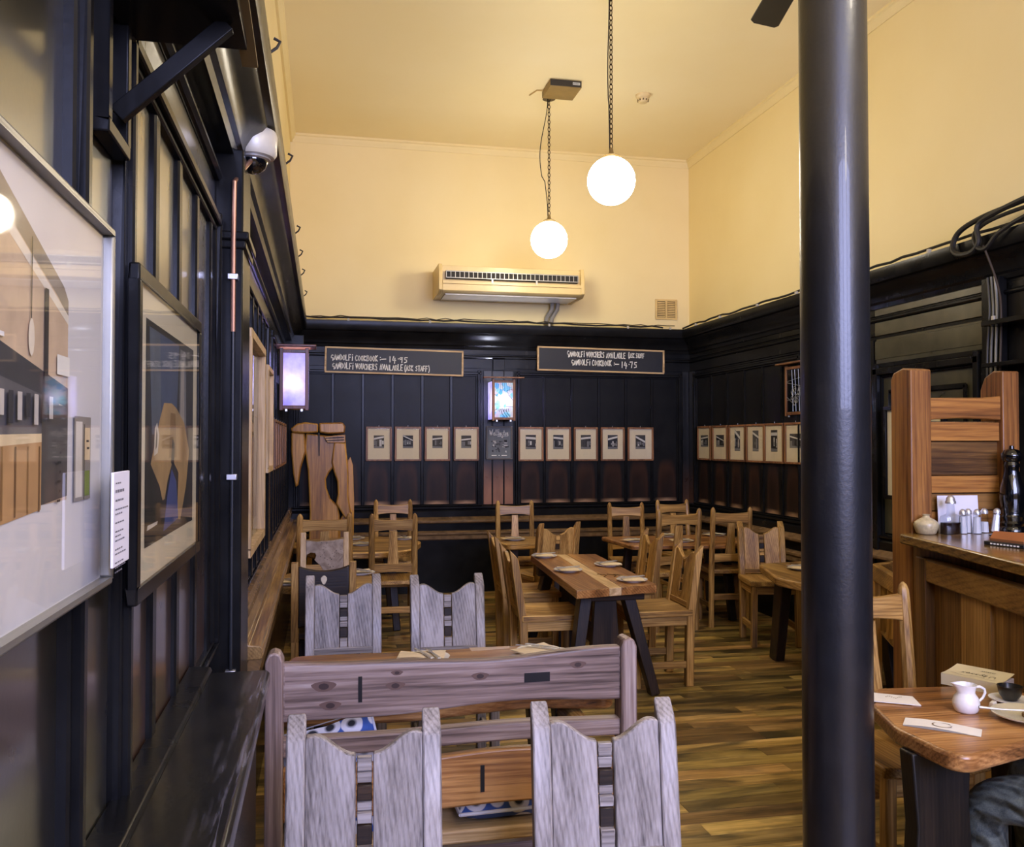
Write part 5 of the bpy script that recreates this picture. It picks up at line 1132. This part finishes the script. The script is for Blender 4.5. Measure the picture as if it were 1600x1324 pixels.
MB().lathe([(0, .004), (.03, .004), (.032, 0), (.04, .006), (.066, .014), (.066, .017), (.035, .010), (0, .01)], 28).build('saucer', china(), t, smooth=50)
MB().lathe([(0, .012), (.022, .012), (.034, .03), (.040, .058), (.0375, .058), (.031, .03), (.018, .018), (0, .018)], 28).build('cup', plain('cup_dark', '26231f', .3), t, smooth=50)
t = tag(MB().hexa([(-.012, -.012, 0), (.014, -.01, 0), (.012, .012, 0), (-.012, .01, 0), (-.008, -.01, .022), (.006, -.008, .026), (.004, .01, .024), (-.01, .006, .018)]).build('sugar_wrapper', paper(), bevel=.002, loc=(2.17, 2.56, .72)), 'crumpled white sugar wrapper beside the dark coffee cup', 'wrapper')

# ------------------------------------------------------------------ person at the foreground table
def skin(name, joints, edges, mat, parent=None, sub=2):
    me = bpy.data.meshes.new(name); me.from_pydata([j[0] for j in joints], edges, []); me.materials.append(mat)
    o = bpy.data.objects.new(name, me); COL.objects.link(o)
    if parent: o.parent = parent
    md = o.modifiers.new('skin', 'SKIN'); md.use_smooth_shade = True
    for v, j in zip(me.skin_vertices[0].data, joints): v.radius = j[1] if isinstance(j[1], tuple) else (j[1], j[1])
    me.skin_vertices[0].data[0].use_root = True
    o.modifiers.new('sub', 'SUBSURF').levels = sub; o.modifiers['sub'].render_levels = sub
    return o
pt = thing('person', 'seated person in grey-green jeans, one knee showing under the foreground table', 'person', (2.36, 2.09, 0), R(-25))
sk = plain('skin', 'c79a7c', .5, var=.05); sh = plain('shirt', '3a4048', .8)
J = [((0, 0, .56), .11), ((0, 0, .72), .10), ((-.01, .01, .90), .10), ((-.02, .02, 1.02), .075), ((-.03, .03, 1.10), .05), ((-.05, .045, 1.17), .06), ((-.06, .055, 1.26), .085), ((-.05, .05, 1.34), .06),
     ((-.07, -.07, .55), .085), ((-.44, .16, .48), .06), ((-.43, .20, .12), .042), ((-.50, .26, .05), .035),
     ((.07, .08, .55), .085), ((-.22, .46, .53), .062), ((-.20, .46, .12), .042), ((-.27, .52, .05), .035),
     ((-.12, -.13, 1.01), .04), ((-.16, -.15, .78), .042), ((-.17, -.03, .68), .03), ((-.21, -.01, .665), .025),
     ((.12, .15, 1.01), .04), ((.08, .22, .78), .042), ((.0, .22, .68), .03), ((-.04, .21, .665), .025)]
E_ = [(0, 1), (1, 2), (2, 3), (3, 4), (4, 5), (5, 6), (6, 7), (0, 8), (8, 9), (9, 10), (10, 11), (0, 12), (12, 13), (13, 14), (14, 15), (3, 16), (16, 17), (17, 18), (18, 19), (3, 20), (20, 21), (21, 22), (22, 23)]
# five fingers per hand
for wrist, base in ((19, (-.21, -.01, .665)), (23, (-.04, .21, .665))):
    for k in range(5):
        a = R(100 + (k - 2) * 16 + (50 if k == 0 else 0)); L_ = (.045, .062, .07, .065, .052)[k]
        n0 = len(J); b = Vector(base); d = Vector((math.cos(a), math.sin(a) * .6, 0)).normalized()
        J.append((tuple(b + d * .04), .0105)); J.append((tuple(b + d * (.04 + L_ * .5) + Vector((0, 0, -.006))), .009)); J.append((tuple(b + d * (.04 + L_) + Vector((0, 0, -.02))), .0075))
        E_ += [(wrist, n0), (n0, n0 + 1), (n0 + 1, n0 + 2)]
body = skin('body', J, E_, sk, pt)
skin('jeans', [((0, 0, .56), .13), ((0, 0, .68), .125), ((-.07, -.07, .56), .10), ((-.25, .04, .535), .09), ((-.44, .16, .49), .078), ((-.45, .18, .40), .076), ((-.44, .19, .3), .07), ((-.43, .20, .10), .068),
               ((.07, .08, .56), .10), ((-.07, .27, .56), .092), ((-.22, .46, .54), .08), ((-.235, .475, .44), .078), ((-.21, .465, .3), .07), ((-.20, .46, .10), .068)],
     [(0, 1), (0, 2), (2, 3), (3, 4), (4, 5), (5, 6), (6, 7), (0, 8), (8, 9), (9, 10), (10, 11), (11, 12), (12, 13)], denim(), pt)
skin('shirt', [((0, 0, .66), .13), ((0, 0, .76), .13), ((-.01, .01, .92), .14), ((-.02, .02, 1.03), .11), ((-.03, .03, 1.085), .065), ((-.12, -.13, 1.03), .068), ((-.16, -.15, .80), .056), ((-.165, -.06, .71), .046), ((.12, .15, 1.03), .068), ((.08, .22, .80), .056), ((.02, .22, .71), .046)],
     [(0, 1), (1, 2), (2, 3), (3, 4), (3, 5), (5, 6), (6, 7), (3, 8), (8, 9), (9, 10)], sh, pt)
hair = MB().lathe([(0, .10), (.05, .092), (.085, .06), (.098, .02), (.098, -.03), (.085, -.05), (.07, -.02), (.03, .0), (0, .0)], 24, (-.045, .04, 1.29)).build('hair', plain('hair_brown', '3a2a1c', .7), pt, smooth=60)
for sx in (-1, 1):
    e = Vector((-.135, .055 + .0, 1.27)) + Vector((.02 * 0, sx * .032, 0)); MB().lathe([(.011 * math.cos(a), .011 * math.sin(a)) for a in [R(-90 + 20 * k) for k in range(10)]], 12, e).build('eye', plain('eye_white', 'e6e2da', .2), pt, smooth=60)
    MB().lathe([(.0, -.03), (.012, -.02), (.016, 0), (.012, .02), (0, .03)], 12, (-.055, .055 + sx * .088, 1.265), .5).build('ear', sk, pt, smooth=60)
MB().prism([(-.012, 0), (.012, 0), (.004, .045), (-.004, .045)], lambda p_, q_, h: (-.165 + h - .0 + q_ * .3, .055 + p_, 1.225 + q_), 0, .03).build('nose', sk, pt, bevel=.006)
MB().box(-.148, -.14, .032, .078, 1.198, 1.206).build('mouth', plain('lips', '9a5a4c', .5), pt, bevel=.003)
for k, (x, y) in enumerate(((-.48, .245), (-.25, .505))):
    MB().prism([(-.16, -.045), (-.02, -.04), (.08, -.04), (.09, .04), (-.02, .045), (-.16, .04)], lambda p_, q_, h: (x + p_ * .8 + q_ * -.3, y + q_ + p_ * -.35, h), .0, .075).build('shoe', plain('shoe_black', '141414', .4), pt, bevel=.02, seg=3)
for o in bpy.data.objects:
    if 'used' in o: del o['used']
    if o.type == 'MESH' and o.parent is None and 'kind' not in o and 'category' not in o: print('UNTAGGED', o.name)
